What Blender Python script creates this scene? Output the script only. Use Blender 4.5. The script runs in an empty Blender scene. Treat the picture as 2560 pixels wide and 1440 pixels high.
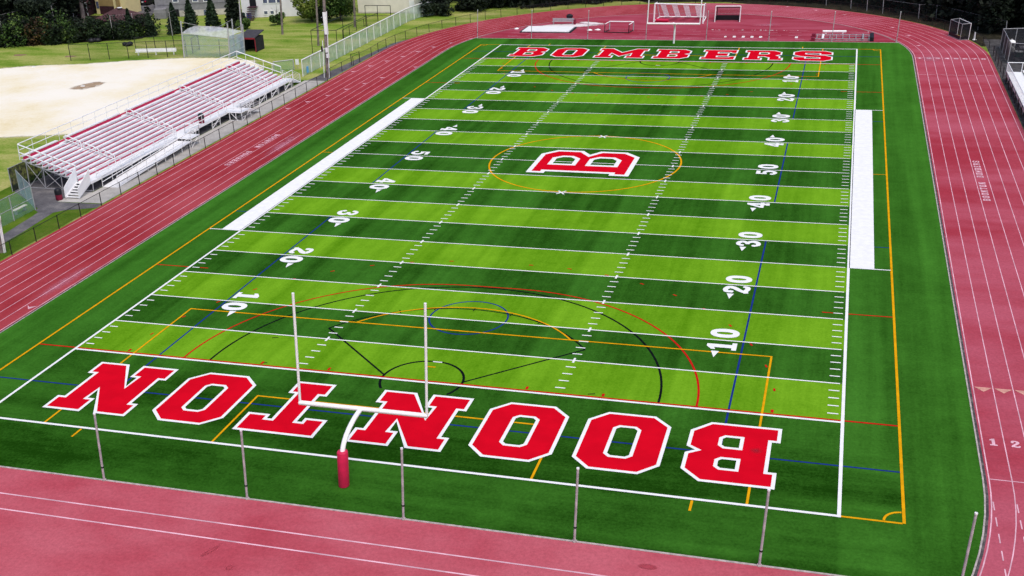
import bpy, math, random
import numpy as np
from mathutils import Vector, Matrix
from mathutils.geometry import tessellate_polygon

R = math.radians
random.seed(7)
RNG = np.random.default_rng(11)
SC = bpy.context.scene
COL = SC.collection
LEAN = 0.063            # the posts round this ground all lean a little towards +x


# ------------------------------------------------------------------ helpers
class MB:
    """collects shapes in world coordinates; build() links them as ONE mesh object"""
    def __init__(s):
        s.v, s.f, s.m, s.cur, s.sm = [], [], [], 0, False
        s.smf = []

    def mat(s, i):
        s.cur = i
        return s

    def add(s, vs, fs, smooth=False):
        o = len(s.v)
        s.v += [tuple(p) for p in vs]
        for f in fs:
            s.f.append(tuple(o + i for i in f))
            s.m.append(s.cur)
            s.smf.append(smooth)
        return s

    def box(s, x0, x1, y0, y1, z0, z1):
        vs = [(x, y, z) for z in (z0, z1) for y in (y0, y1) for x in (x0, x1)]
        return s.add(vs, [(0, 2, 3, 1), (4, 5, 7, 6), (0, 1, 5, 4), (2, 6, 7, 3), (0, 4, 6, 2), (1, 3, 7, 5)])

    def bar(s, p, q, w, h=None, up=(0, 0, 1)):
        """rectangular beam from p to q, w wide (sideways), h high"""
        h = w if h is None else h
        p, q = Vector(p), Vector(q)
        d = (q - p)
        if d.length < 1e-6:
            return s
        d.normalize()
        u = Vector(up)
        if abs(d.dot(u)) > .98:
            u = Vector((0, 1, 0))
        a = d.cross(u).normalized() * (w / 2)
        b = a.cross(d).normalized() * (h / 2)
        vs = []
        for c in (p, q):
            vs += [c - a - b, c + a - b, c + a + b, c - a + b]
        return s.add(vs, [(3, 2, 1, 0), (4, 5, 6, 7), (0, 1, 5, 4), (1, 2, 6, 5), (2, 3, 7, 6), (3, 0, 4, 7)])

    def tube(s, pts, r, n=8, r2=None, caps=True):
        pts = [Vector(p) for p in pts]
        k = len(pts)
        rs = [r + ((r2 if r2 is not None else r) - r) * i / max(1, k - 1) for i in range(k)]
        d0 = (pts[1] - pts[0]).normalized()
        ref = Vector((0, 0, 1)) if abs(d0.z) < .9 else Vector((0, 1, 0))
        vs = []
        for i, p in enumerate(pts):
            d = (pts[min(i + 1, k - 1)] - pts[max(i - 1, 0)]).normalized()
            a = d.cross(ref)
            if a.length < 1e-4:
                a = Vector((1, 0, 0))
            a.normalize()
            b = a.cross(d).normalized()
            for j in range(n):
                t = 2 * math.pi * j / n
                vs.append(p + (a * math.cos(t) + b * math.sin(t)) * rs[i])
        fs = []
        for i in range(k - 1):
            for j in range(n):
                j2 = (j + 1) % n
                fs.append((i * n + j, i * n + j2, (i + 1) * n + j2, (i + 1) * n + j))
        s.add(vs, fs, True)
        if caps:
            s.add(vs[:n], [tuple(range(n))[::-1]])
            s.add(vs[-n:], [tuple(range(n))])
        return s

    def lathe(s, cx, cy, prof, n=20, lean=0.0):
        vs = []
        for (r, z) in prof:
            for j in range(n):
                t = 2 * math.pi * j / n
                vs.append((cx + lean * z + r * math.cos(t), cy + r * math.sin(t), z))
        fs = []
        k = len(prof)
        for i in range(k - 1):
            for j in range(n):
                j2 = (j + 1) % n
                fs.append((i * n + j, i * n + j2, (i + 1) * n + j2, (i + 1) * n + j))
        s.add(vs, fs, True)
        s.add(vs[:n], [tuple(range(n))[::-1]])
        s.add(vs[-n:], [tuple(range(n))])
        return s

    def ball(s, c, r, sz=1.0, n=12):
        vs, fs = [], []
        m = n // 2
        for i in range(m + 1):
            ph = -math.pi / 2 + math.pi * i / m
            for j in range(n):
                t = 2 * math.pi * j / n
                vs.append((c[0] + r * math.cos(ph) * math.cos(t), c[1] + r * math.cos(ph) * math.sin(t), c[2] + r * sz * math.sin(ph)))
        for i in range(m):
            for j in range(n):
                j2 = (j + 1) % n
                fs.append((i * n + j, i * n + j2, (i + 1) * n + j2, (i + 1) * n + j))
        return s.add(vs, fs, True)

    def poly(s, loops, z):
        """flat polygon, first loop outside, the others holes"""
        l3 = [[Vector((p[0], p[1], 0)) for p in l] for l in loops]
        tris = tessellate_polygon(l3)
        vs = [(p[0], p[1], z) for l in loops for p in l]
        out = []
        for t in tris:
            a, b, c = (vs[i] for i in t)
            cr = (b[0] - a[0]) * (c[1] - a[1]) - (b[1] - a[1]) * (c[0] - a[0])
            if abs(cr) < 1e-9:
                continue
            out.append(t if cr > 0 else t[::-1])
        return s.add(vs, out)

    def rect(s, x0, x1, y0, y1, z):
        x0, x1 = min(x0, x1), max(x0, x1)
        y0, y1 = min(y0, y1), max(y0, y1)
        return s.add([(x0, y0, z), (x1, y0, z), (x1, y1, z), (x0, y1, z)], [(0, 1, 2, 3)])

    def strip(s, pts, w, z, closed=False):
        """flat painted line of width w (or a list of widths) with mitred joints"""
        n = len(pts)
        ws = w if isinstance(w, (list, tuple)) else [w] * n
        vs = []
        for i in range(n):
            p = Vector(pts[i])
            a = Vector(pts[i - 1]) if (i > 0 or closed) else None
            b = Vector(pts[(i + 1) % n]) if (i < n - 1 or closed) else None
            ns = []
            for u, v in ((a, p), (p, b)):
                if u is not None and v is not None:
                    d = (v - u)
                    if d.length > 1e-9:
                        d.normalize()
                        ns.append(Vector((-d.y, d.x)))
            if len(ns) == 2:
                k = (ns[0] + ns[1]) / max(.35, 1 + ns[0].dot(ns[1]))
            else:
                k = ns[0]
            vs += [(p.x + k.x * ws[i] / 2, p.y + k.y * ws[i] / 2, z), (p.x - k.x * ws[i] / 2, p.y - k.y * ws[i] / 2, z)]
        fs = []
        for i in range(n if closed else n - 1):
            j = (i + 1) % n
            fs.append((2 * i + 1, 2 * j + 1, 2 * j, 2 * i))
        return s.add(vs, fs)

    def quad(s, a, b, c, d):
        return s.add([a, b, c, d], [(0, 1, 2, 3)])

    def build(s, name, mats, parent=None, base=None):
        """base: where the object's origin goes when it has no parent"""
        o0 = Vector(parent.get('_o', (0, 0, 0))) if parent is not None else Vector(base or (0, 0, 0))
        me = bpy.data.meshes.new(name)
        me.from_pydata([(p[0] - o0.x, p[1] - o0.y, p[2] - o0.z) for p in s.v], [], s.f)
        if not isinstance(mats, (list, tuple)):
            mats = [mats]
        for m in mats:
            me.materials.append(m)
        me.polygons.foreach_set('material_index', s.m)
        me.polygons.foreach_set('use_smooth', s.smf)
        me.update()
        o = bpy.data.objects.new(name, me)
        COL.objects.link(o)
        if parent is not None:
            o.parent = parent
            o['_o'] = tuple(o0)
        else:
            o.location = o0
            o['_o'] = tuple(o0)
        return o


def tag(o, label=None, cat=None, group=None, kind=None):
    for k, v in (('label', label), ('category', cat), ('group', group), ('kind', kind)):
        if v:
            o[k] = v
    return o


def thing(name, loc, label, cat, group=None):
    o = bpy.data.objects.new(name, None)
    o.empty_display_size = .3
    o.location = loc
    COL.objects.link(o)
    o['_o'] = tuple(loc)
    return tag(o, label, cat, group)


def arc(cx, cy, r, a0, a1, n=48):
    return [(cx + r * math.cos(R(a0 + (a1 - a0) * i / n)), cy + r * math.sin(R(a0 + (a1 - a0) * i / n))) for i in range(n + 1)]


def area(p):
    return sum(p[i][0] * p[(i + 1) % len(p)][1] - p[(i + 1) % len(p)][0] * p[i][1] for i in range(len(p))) / 2


def inset(p, d):
    """move every edge of a loop inwards by d (outwards if d < 0)"""
    if area(p) < 0:
        p = p[::-1]
    n, out = len(p), []
    for i in range(n):
        a, b, c = Vector(p[i - 1]), Vector(p[i]), Vector(p[(i + 1) % n])
        e1, e2 = (b - a).normalized(), (c - b).normalized()
        n1, n2 = Vector((-e1.y, e1.x)), Vector((-e2.y, e2.x))
        k = (n1 + n2) / max(.3, 1 + n1.dot(n2))
        q = b + k * d
        out.append((q.x, q.y))
    return out


# ------------------------------------------------------------------ materials
def new_mat(name):
    m = bpy.data.materials.new(name)
    m.use_nodes = True
    nt = m.node_tree
    nt.nodes.clear()
    out = nt.nodes.new('ShaderNodeOutputMaterial')
    b = nt.nodes.new('ShaderNodeBsdfPrincipled')
    nt.links.new(b.outputs[0], out.inputs[0])
    return m, nt, b, out


def rgba(c):
    return (c[0], c[1], c[2], 1)


def noise(nt, scale, detail=3, rough=.55, stretch=None, obj=False, rot=0):
    tc = nt.nodes.new('ShaderNodeTexCoord')
    src = tc.outputs['Object']
    if not obj:
        g = nt.nodes.new('ShaderNodeNewGeometry')
        src = g.outputs['Position']
    mp = nt.nodes.new('ShaderNodeMapping')
    mp.inputs['Scale'].default_value = stretch or (1, 1, 1)
    mp.inputs['Rotation'].default_value = (0, 0, R(rot))
    nt.links.new(src, mp.inputs[0])
    n = nt.nodes.new('ShaderNodeTexNoise')
    n.inputs['Scale'].default_value = scale
    n.inputs['Detail'].default_value = detail
    n.inputs['Roughness'].default_value = rough
    nt.links.new(mp.outputs[0], n.inputs[0])
    return n.outputs[0]


def ramp(nt, fac, p0, p1):
    mr = nt.nodes.new('ShaderNodeMapRange')
    mr.interpolation_type = 'SMOOTHSTEP'
    mr.inputs[1].default_value = p0
    mr.inputs[2].default_value = p1
    nt.links.new(fac, mr.inputs[0])
    return mr.outputs[0]


def mixc(nt, fac, a, b):
    mx = nt.nodes.new('ShaderNodeMix')
    mx.data_type = 'RGBA'
    if isinstance(fac, (int, float)):
        mx.inputs[0].default_value = fac
    else:
        nt.links.new(fac, mx.inputs[0])
    for i, c in ((6, a), (7, b)):
        if isinstance(c, tuple):
            mx.inputs[i].default_value = rgba(c)
        else:
            nt.links.new(c, mx.inputs[i])
    return mx.outputs[2]


def math_(nt, op, a, b=None):
    m = nt.nodes.new('ShaderNodeMath')
    m.operation = op
    for i, x in enumerate((a, b)):
        if x is None:
            continue
        if isinstance(x, (int, float)):
            m.inputs[i].default_value = x
        else:
            nt.links.new(x, m.inputs[i])
    return m.outputs[0]


def scale_c(c, k):
    return tuple(min(1, x * k) for x in c)


def plain(name, c, rough=.6, var=.12, sc=3.0, metal=0.0, spec=.3, obj=True):
    """paint, metal, plastic: a base colour with slight uneven wear"""
    m, nt, b, _ = new_mat(name)
    f = ramp(nt, noise(nt, sc, 4, obj=obj), .3, .7)
    nt.links.new(mixc(nt, f, scale_c(c, 1 - var), scale_c(c, 1 + var)), b.inputs['Base Color'])
    b.inputs['Roughness'].default_value = rough
    b.inputs['Metallic'].default_value = metal
    b.inputs['Specular IOR Level'].default_value = spec
    return m


def turf_mat(name, dark, light, amt=1.0):
    """artificial grass: brushed nap streaks, lengthwise on the sides, crosswise behind the end line, blotches and fibre grain"""
    m, nt, b, _ = new_mat(name)
    g = nt.nodes.new('ShaderNodeNewGeometry')
    sx = nt.nodes.new('ShaderNodeSeparateXYZ')
    nt.links.new(g.outputs['Position'], sx.inputs[0])
    ax = math_(nt, 'ABSOLUTE', sx.outputs[0])
    side = ramp(nt, ax, 24.3, 24.7)                 # beyond the sidelines the nap is brushed the other way
    lane_ = ramp(nt, ax, 26.9, 28.2)
    w = math_(nt, 'MAXIMUM', ramp(nt, sx.outputs[1], 4.0, 9.0), lane_)
    c = lambda n, k: math_(nt, 'MULTIPLY', math_(nt, 'SUBTRACT', n, .5), k)
    add = lambda *t: t[0] if len(t) == 1 else math_(nt, 'ADD', t[0], add(*t[1:]))
    lo = add(c(ramp(nt, noise(nt, 1, 1, .5, (.23, .006, 1), rot=1.5), .455, .545), .24),
             c(noise(nt, 1, 4, .65, (.9, .035, 1), rot=-1), 1.0))
    cr = add(c(ramp(nt, noise(nt, 1, 2, .5, (.035, .16, 1), rot=-9), .45, .52), .24),
             c(noise(nt, 1, 4, .65, (.045, .7, 1), rot=4), 1.1))
    st = nt.nodes.new('ShaderNodeMix')
    nt.links.new(w, st.inputs[0])
    nt.links.new(cr, st.inputs[2])
    nt.links.new(lo, st.inputs[3])
    f = add(st.outputs[0], c(noise(nt, .16, 5, .62), .8), c(noise(nt, 1.1, 4, .7), .55), c(noise(nt, 6.0, 4, .8), 1.15))
    f = math_(nt, 'MULTIPLY', f, amt)
    f = add(f, .24, math_(nt, 'MULTIPLY', w, .18), math_(nt, 'MULTIPLY', side, .17))
    f = math_(nt, 'MAXIMUM', math_(nt, 'MINIMUM', f, 1.0), 0.0)
    nt.links.new(mixc(nt, f, dark, light), b.inputs['Base Color'])
    b.inputs['Roughness'].default_value = .95
    b.inputs['Specular IOR Level'].default_value = 0
    return m


def track_mat(name, dark, mid, pale, pale_amt=.5, bands=(.05, .2, 1)):
    """polyurethane running surface: granules, rubbed and bleached patches"""
    m, nt, b, _ = new_mat(name)
    big = ramp(nt, noise(nt, 1, 4, .62, bands), .5 - .22 * pale_amt - .05, .78 - .2 * pale_amt)
    sm = ramp(nt, noise(nt, .55, 4, .65), .35, .7)
    gr = ramp(nt, noise(nt, 5, 5, .9), .3, .7)
    bl = ramp(nt, noise(nt, .22, 6, .72, rot=30), .32, .70)
    c = mixc(nt, math_(nt, 'ADD', math_(nt, 'MULTIPLY', sm, .5), math_(nt, 'MULTIPLY', bl, .5)), dark, mid)
    c = mixc(nt, math_(nt, 'MULTIPLY', big, .85), c, pale)
    c2 = mixc(nt, .30, c, (.02, .004, .008))
    c = mixc(nt, gr, c2, c)
    nt.links.new(c, b.inputs['Base Color'])
    b.inputs['Roughness'].default_value = .85
    b.inputs['Specular IOR Level'].default_value = 0
    return m


def ground_mat(name, stops, sc=.35, fine=7.0, rough=.95, stretch=None, fine_amt=.35, soft=0):
    """grass, dirt, asphalt, concrete: two noises through a colour ramp"""
    m, nt, b, out = new_mat(name)
    big = noise(nt, sc, 5, .62, stretch)
    fi = noise(nt, fine, 3, .7)
    f = math_(nt, 'ADD', math_(nt, 'MULTIPLY', big, 1 - fine_amt), math_(nt, 'MULTIPLY', fi, fine_amt))
    cr = nt.nodes.new('ShaderNodeValToRGB')
    el = cr.color_ramp.elements
    while len(el) < len(stops):
        el.new(.5)
    for e, (p, c) in zip(el, stops):
        e.position = p
        e.color = rgba(c)
    nt.links.new(f, cr.inputs[0])
    nt.links.new(cr.outputs[0], b.inputs['Base Color'])
    if soft:
        t = nt.nodes.new('ShaderNodeBsdfTransparent')
        mx = nt.nodes.new('ShaderNodeMixShader')
        at = nt.nodes.new('ShaderNodeAttribute')
        at.attribute_name = 'edge'
        e = ramp(nt, math_(nt, 'ADD', at.outputs[2], math_(nt, 'MULTIPLY', math_(nt, 'SUBTRACT', noise(nt, soft, 4, .65), .5), 1.1)), .25, .85)
        nt.links.new(e, mx.inputs[0])
        nt.links.new(t.outputs[0], mx.inputs[1])
        nt.links.new(b.outputs[0], mx.inputs[2])
        nt.links.new(mx.outputs[0], out.inputs[0])
    b.inputs['Roughness'].default_value = rough
    b.inputs['Specular IOR Level'].default_value = .03
    return m


def leaf_mat(name, a, b_, c_):
    m, nt, b, _ = new_mat(name)
    g = nt.nodes.new('ShaderNodeNewGeometry')
    n = ramp(nt, noise(nt, .55, 3, .6), .3, .7)
    f = math_(nt, 'ADD', math_(nt, 'MULTIPLY', g.outputs['Random Per Island'], .55), math_(nt, 'MULTIPLY', n, .45))
    cr = nt.nodes.new('ShaderNodeValToRGB')
    el = cr.color_ramp.elements
    el.new(.5)
    for e, p, c in zip(el, (.15, .5, .9), (a, b_, c_)):
        e.position = p
        e.color = rgba(c)
    nt.links.new(f, cr.inputs[0])
    nt.links.new(cr.outputs[0], b.inputs['Base Color'])
    b.inputs['Roughness'].default_value = .7
    b.inputs['Specular IOR Level'].default_value = .2
    return m


def mesh_mat(name, c, cover, sc=3.0, thin=0):
    """chain link or netting too fine to draw wire by wire: a thin sheet that covers part of what is behind it"""
    m, nt, b, out = new_mat(name)
    b.inputs['Base Color'].default_value = rgba(c)
    b.inputs['Roughness'].default_value = .6
    t = nt.nodes.new('ShaderNodeBsdfTransparent')
    mx = nt.nodes.new('ShaderNodeMixShader')
    f = ramp(nt, noise(nt, sc, 3, .6), 0, 1)
    mr = nt.nodes.new('ShaderNodeMapRange')
    mr.inputs[1].default_value, mr.inputs[2].default_value = .25, .75
    mr.inputs[3].default_value, mr.inputs[4].default_value = cover * .75, min(1, cover * 1.25)
    nt.links.new(f, mr.inputs[0])
    nt.links.new(mr.outputs[0], mx.inputs[0])
    nt.links.new(t.outputs[0], mx.inputs[1])
    lit = b.outputs[0]
    if thin:      # threads that let light through from behind
        tl = nt.nodes.new('ShaderNodeBsdfTranslucent')
        tl.inputs[0].default_value = rgba(c)
        m2 = nt.nodes.new('ShaderNodeMixShader')
        m2.inputs[0].default_value = thin
        nt.links.new(lit, m2.inputs[1])
        nt.links.new(tl.outputs[0], m2.inputs[2])
        lit = m2.outputs[0]
    nt.links.new(lit, mx.inputs[2])
    nt.links.new(mx.outputs[0], out.inputs[0])
    return m


def patch_mat(name, c, sc, lo, hi):
    """spilt sand, wet marks, bleached paint: the stuff lies in a broken patch, nothing between"""
    m, nt, b, out = new_mat(name)
    b.inputs['Base Color'].default_value = rgba(c)
    b.inputs['Roughness'].default_value = .9
    t = nt.nodes.new('ShaderNodeBsdfTransparent')
    mx = nt.nodes.new('ShaderNodeMixShader')
    tc = nt.nodes.new('ShaderNodeTexCoord')
    gr = nt.nodes.new('ShaderNodeTexGradient')
    gr.gradient_type = 'SPHERICAL'
    nt.links.new(tc.outputs['Object'], gr.inputs[0])
    n = noise(nt, sc, 5, .65)
    f = ramp(nt, math_(nt, 'MULTIPLY', math_(nt, 'POWER', gr.outputs[1], .6), math_(nt, 'ADD', n, .35)), lo, hi)
    nt.links.new(f, mx.inputs[0])
    nt.links.new(t.outputs[0], mx.inputs[1])
    nt.links.new(b.outputs[0], mx.inputs[2])
    nt.links.new(mx.outputs[0], out.inputs[0])
    return m


M = {}
M['turf'] = turf_mat('turf_dark', (.0085, .044, .0026), (.056, .205, .022), .85)
M['turf_light'] = turf_mat('turf_light', (.068, .200, .003), (.215, .450, .022), .85)
M['line'] = plain('white_line_paint', (.80, .80, .82), .8, .05, 2.0, obj=False, spec=0)
M['tline'] = plain('faded_track_line', (.70, .42, .50), .8, .25, .8, obj=False, spec=0)
M['tan'] = plain('tan_track_paint', (.60, .30, .25), .8, .2, 2, obj=False, spec=0)
M['red_paint'] = plain('red_turf_paint', (.60, .003, .015), .9, .06, .8, obj=False, spec=0)
M['redl'] = plain('red_line', (.50, .012, .010), .9, .15, 2, obj=False, spec=0)
M['yel'] = plain('yellow_line', (.70, .33, .006), .9, .12, 1.5, obj=False, spec=0)
M['blu'] = plain('blue_line', (.012, .030, .20), .9, .15, 2, obj=False, spec=0)
M['blk'] = plain('black_line', (.006, .009, .010), .9, .2, 2, obj=False, spec=0)
M['track'] = track_mat('running_track', (.30, .026, .036), (.385, .039, .051), (.47, .084, .104), .45, (.16, .045, 1))
M['track_r'] = track_mat('running_track_worn', (.36, .034, .054), (.42, .048, .075), (.52, .118, .170), .62, (.05, .12, 1))
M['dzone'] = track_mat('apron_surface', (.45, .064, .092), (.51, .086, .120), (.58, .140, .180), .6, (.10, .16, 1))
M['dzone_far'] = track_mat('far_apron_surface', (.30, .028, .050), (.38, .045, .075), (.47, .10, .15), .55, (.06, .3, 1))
M['grass'] = ground_mat('mown_grass', [(.32, (.055, .130, .010)), (.43, (.140, .235, .024)), (.53, (.265, .310, .070)), (.68, (.48, .42, .18))], .16, 4.0, stretch=(.6, 1.6, 1))
M['grass_g'] = ground_mat('green_grass', [(.30, (.035, .09, .006)), (.5, (.075, .145, .010)), (.72, (.15, .19, .03))], .4, 5.0)
M['dirt'] = ground_mat('pale_infield_dirt', [(.30, (.70, .58, .32)), (.43, (.79, .71, .53)), (.56, (.83, .78, .68)), (.8, (.85, .81, .74))], .09, 2.5, fine_amt=.2, soft=.5)
M['mound'] = ground_mat('bare_brown_earth', [(.3, (.14, .10, .04)), (.5, (.24, .16, .10)), (.7, (.42, .30, .2))], .8, 4)
M['mound_soft'] = ground_mat('brown_mound_earth', [(.3, (.24, .19, .08)), (.5, (.36, .26, .18)), (.7, (.58, .45, .34))], .8, 4, soft=.9)
M['asphalt'] = ground_mat('old_asphalt', [(.3, (.07, .066, .075)), (.5, (.13, .125, .135)), (.7, (.24, .225, .22))], .7, 9)
M['concrete'] = ground_mat('concrete_slab', [(.3, (.30, .29, .27)), (.5, (.45, .43, .41)), (.7, (.56, .54, .51))], .6, 6)
M['gravel'] = ground_mat('dark_gravel', [(.3, (.028, .027, .030)), (.5, (.07, .068, .07)), (.7, (.15, .14, .15))], 1.2, 9)
M['litter_shade'] = ground_mat('leaf_litter_and_shade', [(.3, (.012, .012, .009)), (.5, (.028, .026, .018)), (.72, (.075, .065, .04))], .8, 5)  # leaf litter with the shade under the trees put into its colour
M['curb'] = plain('curb_concrete', (.42, .36, .35), .9, .25, 3, obj=False)
M['drain'] = ground_mat('drain_channel', [(.3, (.035, .03, .035)), (.5, (.08, .07, .075)), (.72, (.25, .21, .2))], 1.4, 6)
M['white_metal'] = plain('aluminium_white', (.80, .80, .82), .5, .05, 1.5, spec=.3)
M['white_paint'] = plain('white_gloss_paint', (.88, .88, .89), .45, .04, 2, spec=.4)
M['seat'] = plain('bleacher_aluminium', (.82, .81, .84), .5, .07, .6, spec=.4, obj=False)
M['grey_seat'] = plain('footboard_aluminium', (.72, .71, .75), .55, .1, .7, spec=.4, obj=False)
M['red_board'] = plain('red_riser', (.54, .018, .085), .6, .12, 1, obj=False)
M['galv'] = plain('galvanised_steel', (.42, .42, .45), .5, .12, 4, metal=.35, spec=.5)
M['pole_grey'] = plain('weathered_grey_pole', (.42, .39, .41), .6, .22, 4, spec=.4)
M['pad'] = plain('red_vinyl_pad', (.58, .012, .070), .55, .1, 3, spec=.4)
M['black'] = plain('black_coated_steel', (.012, .013, .014), .5, .2, 3)
M['blackp'] = plain('black_plastic', (.010, .010, .014), .5, .2, 3)
M['maroon'] = plain('maroon_plastic', (.20, .010, .035), .6, .15, 3)
M['wood'] = plain('weathered_wood_pole', (.19, .155, .145), .9, .35, 3.5)
M['bark'] = plain('tree_bark', (.055, .042, .036), .95, .35, 3)
M['bark_b'] = plain('brown_bark', (.13, .055, .045), .95, .3, 3)
M['mesh_black'] = mesh_mat('black_chain_link', (.02, .022, .022), .15)
M['mesh_screen'] = mesh_mat('black_windscreen', (.010, .011, .018), .93)
M['mesh_slat'] = mesh_mat('pale_green_slats', (.50, .62, .57), .56, 1.3)
M['mesh_green'] = mesh_mat('green_chain_link', (.22, .42, .34), .34, 1.0)
M['mesh_grey'] = mesh_mat('grey_chain_link', (.42, .50, .55), .30, 1.5)
M['mesh_blue'] = mesh_mat('grey_blue_screen', (.34, .42, .54), .72, 1.5)
M['mesh_hood'] = mesh_mat('pale_hood_netting', (.60, .64, .70), .5, 2)
M['net'] = mesh_mat('goal_net', (.75, .75, .78), .07, 2, .5)
M['net_stripe'] = mesh_mat('white_net_stripe', (.90, .86, .89), .62, 3, .65)
M['net_dark'] = mesh_mat('dark_goal_net', (.02, .02, .03), .30, 3)
M['grey_wall'] = plain('grey_siding', (.23, .225, .245), .8, .12, 2)
M['grey_wall_d'] = plain('grey_trim_band', (.16, .155, .175), .8, .1, 2)
M['white_wall'] = plain('white_siding', (.74, .73, .76), .8, .05, 1)
M['cream_wall'] = plain('cream_siding', (.76, .71, .62), .8, .06, 1)
M['yellow_wall'] = plain('yellow_siding', (.72, .62, .34), .8, .06, 1)
M['tan_door'] = plain('tan_garage_door', (.32, .23, .10), .8, .12, 1)
M['maroon_wall'] = plain('maroon_brick', (.045, .015, .025), .8, .3, 2)
M['shingle'] = plain('brown_red_shingles', (.075, .034, .038), .9, .3, 5)
M['shingle_g'] = plain('grey_shingles', (.07, .065, .075), .9, .25, 5)
M['glass'] = plain('window_glass', (.10, .12, .19), .1, .3, 2, spec=.6)
M['stone'] = plain('pale_foundation', (.52, .48, .44), .9, .12, 2)
M['car_paint'] = plain('black_car_paint', (.012, .012, .016), .2, .1, 1, spec=.6)
M['tyre'] = plain('rubber_tyre', (.012, .012, .012), .9, .1, 3)
M['tail'] = plain('red_tail_lamp', (.60, .01, .06), .3, .1, 3)
M['blue'] = plain('blue_plastic', (.03, .12, .50), .5, .1, 3)
M['lblue'] = plain('light_blue_board', (.12, .38, .72), .5, .1, 3)
M['green_p'] = plain('dark_green_plastic', (.02, .07, .055), .6, .1, 3)
M['dugout_roof'] = plain('dugout_roof', (.05, .047, .057), .9, .2, 3)
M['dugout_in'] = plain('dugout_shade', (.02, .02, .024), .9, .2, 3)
M['red_trim'] = plain('red_trim_board', (.24, .016, .03), .6, .1, 3)
M['pit_cover'] = plain('white_pit_cover', (.80, .79, .80), .7, .04, 1)
M['sand'] = patch_mat('spilt_sand', (.74, .66, .66), 1.2, .28, .62)
M['chalk'] = patch_mat('rubbed_pale_patch', (.58, .20, .28), 1.3, .38, 1.25)
M['damp'] = patch_mat('damp_mark', (.38, .042, .066), 1.5, .20, .7)
M['scuff'] = patch_mat('dark_scuff', (.28, .006, .024), .9, .35, 1.3)
M['leaf_d'] = leaf_mat('dark_leaves', (.004, .007, .005), (.009, .017, .009), (.028, .042, .022))
M['leaf_con'] = leaf_mat('conifer_needles', (.008, .016, .010), (.017, .036, .018), (.042, .070, .035))
M['leaf_g'] = leaf_mat('green_leaves', (.014, .035, .008), (.045, .095, .018), (.125, .180, .042))
M['leaf_y'] = leaf_mat('yellow_green_leaves', (.03, .06, .008), (.10, .15, .02), (.22, .26, .05))
M['leaf_h'] = leaf_mat('hedge_leaves', (.004, .007, .005), (.010, .020, .008), (.030, .056, .016))
M['leaf_r'] = leaf_mat('russet_leaves', (.015, .010, .007), (.04, .022, .011), (.11, .07, .02))
M['leaf_w'] = leaf_mat('woodland_leaves', (.005, .006, .006), (.010, .014, .010), (.026, .034, .022))
em, nt_, b_, o_ = new_mat('lamp_glow')
b_.inputs['Base Color'].default_value = (.9, .85, .6, 1)
b_.inputs['Emission Color'].default_value = (1, .93, .62, 1)
b_.inputs['Emission Strength'].default_value = 1.6
M['lamp'] = em

# ------------------------------------------------------------------ ground sheets
YD = .9144
FW = 24.384          # half width of the football field
FL = 120 * YD        # end line to end line
TR = 31.25           # turf edge radius
CN, CF = 4.86, FL - 4.86   # centres of the two bends
TN, TF = -4.6, 114.33      # straight turf ends

S = 'structure'
g = MB().rect(-1500, 1500, -1500, 1500, -.03)
tag(g.build('ground', M['grass']), kind=S)
g = MB().poly([[(-53.0, 28), (-44.6, 20), (-40.9, 20), (-40.9, 36), (-41.5, 60), (-41.5, 86), (-52, 86), (-54, 57)]], -.024)
tag(g.build('green_lawn', M['grass_g']), kind=S)
def soft_sheet(name, loop, width, z, mat):
    """a sheet whose rim is broken up: attribute 'edge' runs 0 to 1 over the rim"""
    outer = inset(loop, -width)
    inner = loop if area(loop) > 0 else loop[::-1]
    n = len(inner)
    g = MB().poly([inner], z)
    o = len(g.v)
    g.add([(x, y, z) for x, y in outer], [])
    for i in range(n):
        j = (i + 1) % n
        g.f.append((o + i, o + j, j, i))
        g.m.append(0)
        g.smf.append(False)
    ob = g.build(name, mat)
    at = ob.data.attributes.new('edge', 'FLOAT', 'POINT')
    at.data.foreach_set('value', [1.0] * o + [0.0] * n)
    return tag(ob, kind=S)

dirt = [(-104, 83), (-97, 86.0), (-92.8, 88.0), (-88.1, 90.6), (-82.8, 91.6), (-76.3, 94.4), (-72.8, 95.6), (-68.9, 96.9), (-62.5, 97.5),
        (-57.5, 96), (-54.2, 92), (-53, 80), (-53.3, 66), (-56, 60.2), (-60.4, 58.2), (-66.7, 56.4), (-76, 54.5), (-90, 56), (-104, 63)]
soft_sheet('dirt_infield', dirt, 1.6, -.022, M['dirt'])
soft_sheet('pitching_mound', [(-72.5 + .35 * math.cos(a) + .30 * math.sin(a), 80.1 + 1.1 * math.sin(a)) for a in [2 * math.pi * i / 20 for i in range(20)]], 2.0, -.016, M['mound_soft'])
g = MB().poly([[(-48.9, 36.4), (-46.2, 34.4), (-46.1, 33.9), (-45.5, 33.5), (-45.3, 32.4), (-45.1, 30.5), (-44.75, 27.9), (-44.9, 20), (-43.6, 20), (-43.3, 26.2), (-43.4, 28.6), (-43.75, 31.4),
               (-44.0, 33.6), (-43.3, 34.4), (-42.0, 34.9), (-40.75, 35.5), (-40.85, 36.4), (-45.6, 36.4), (-45.6, 39.3), (-44.0, 39.4), (-44.0, 82.5), (-52.0, 82.5), (-52.0, 38.6)]], -.018)
tag(g.build('asphalt_path', M['asphalt']), kind=S)
g = MB().poly([[(-45.6, 36.45), (-40.95, 36.6), (-40.95, 85.6), (-43.9, 85.6), (-43.9, 39.4), (-45.6, 39.3)]], -.014)
tag(g.build('concrete_apron', M['concrete']), kind=S)
g = MB().poly([[(-43.6, 85.7), (-40.9, 85.7), (-40.8, 92), (-40.85, 101), (-40.4, 108), (-39.7, 113.5), (-41.2, 110), (-42.0, 101), (-42.6, 93)]], -.018)
tag(g.build('gravel_strip', M['asphalt']), kind=S)
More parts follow.
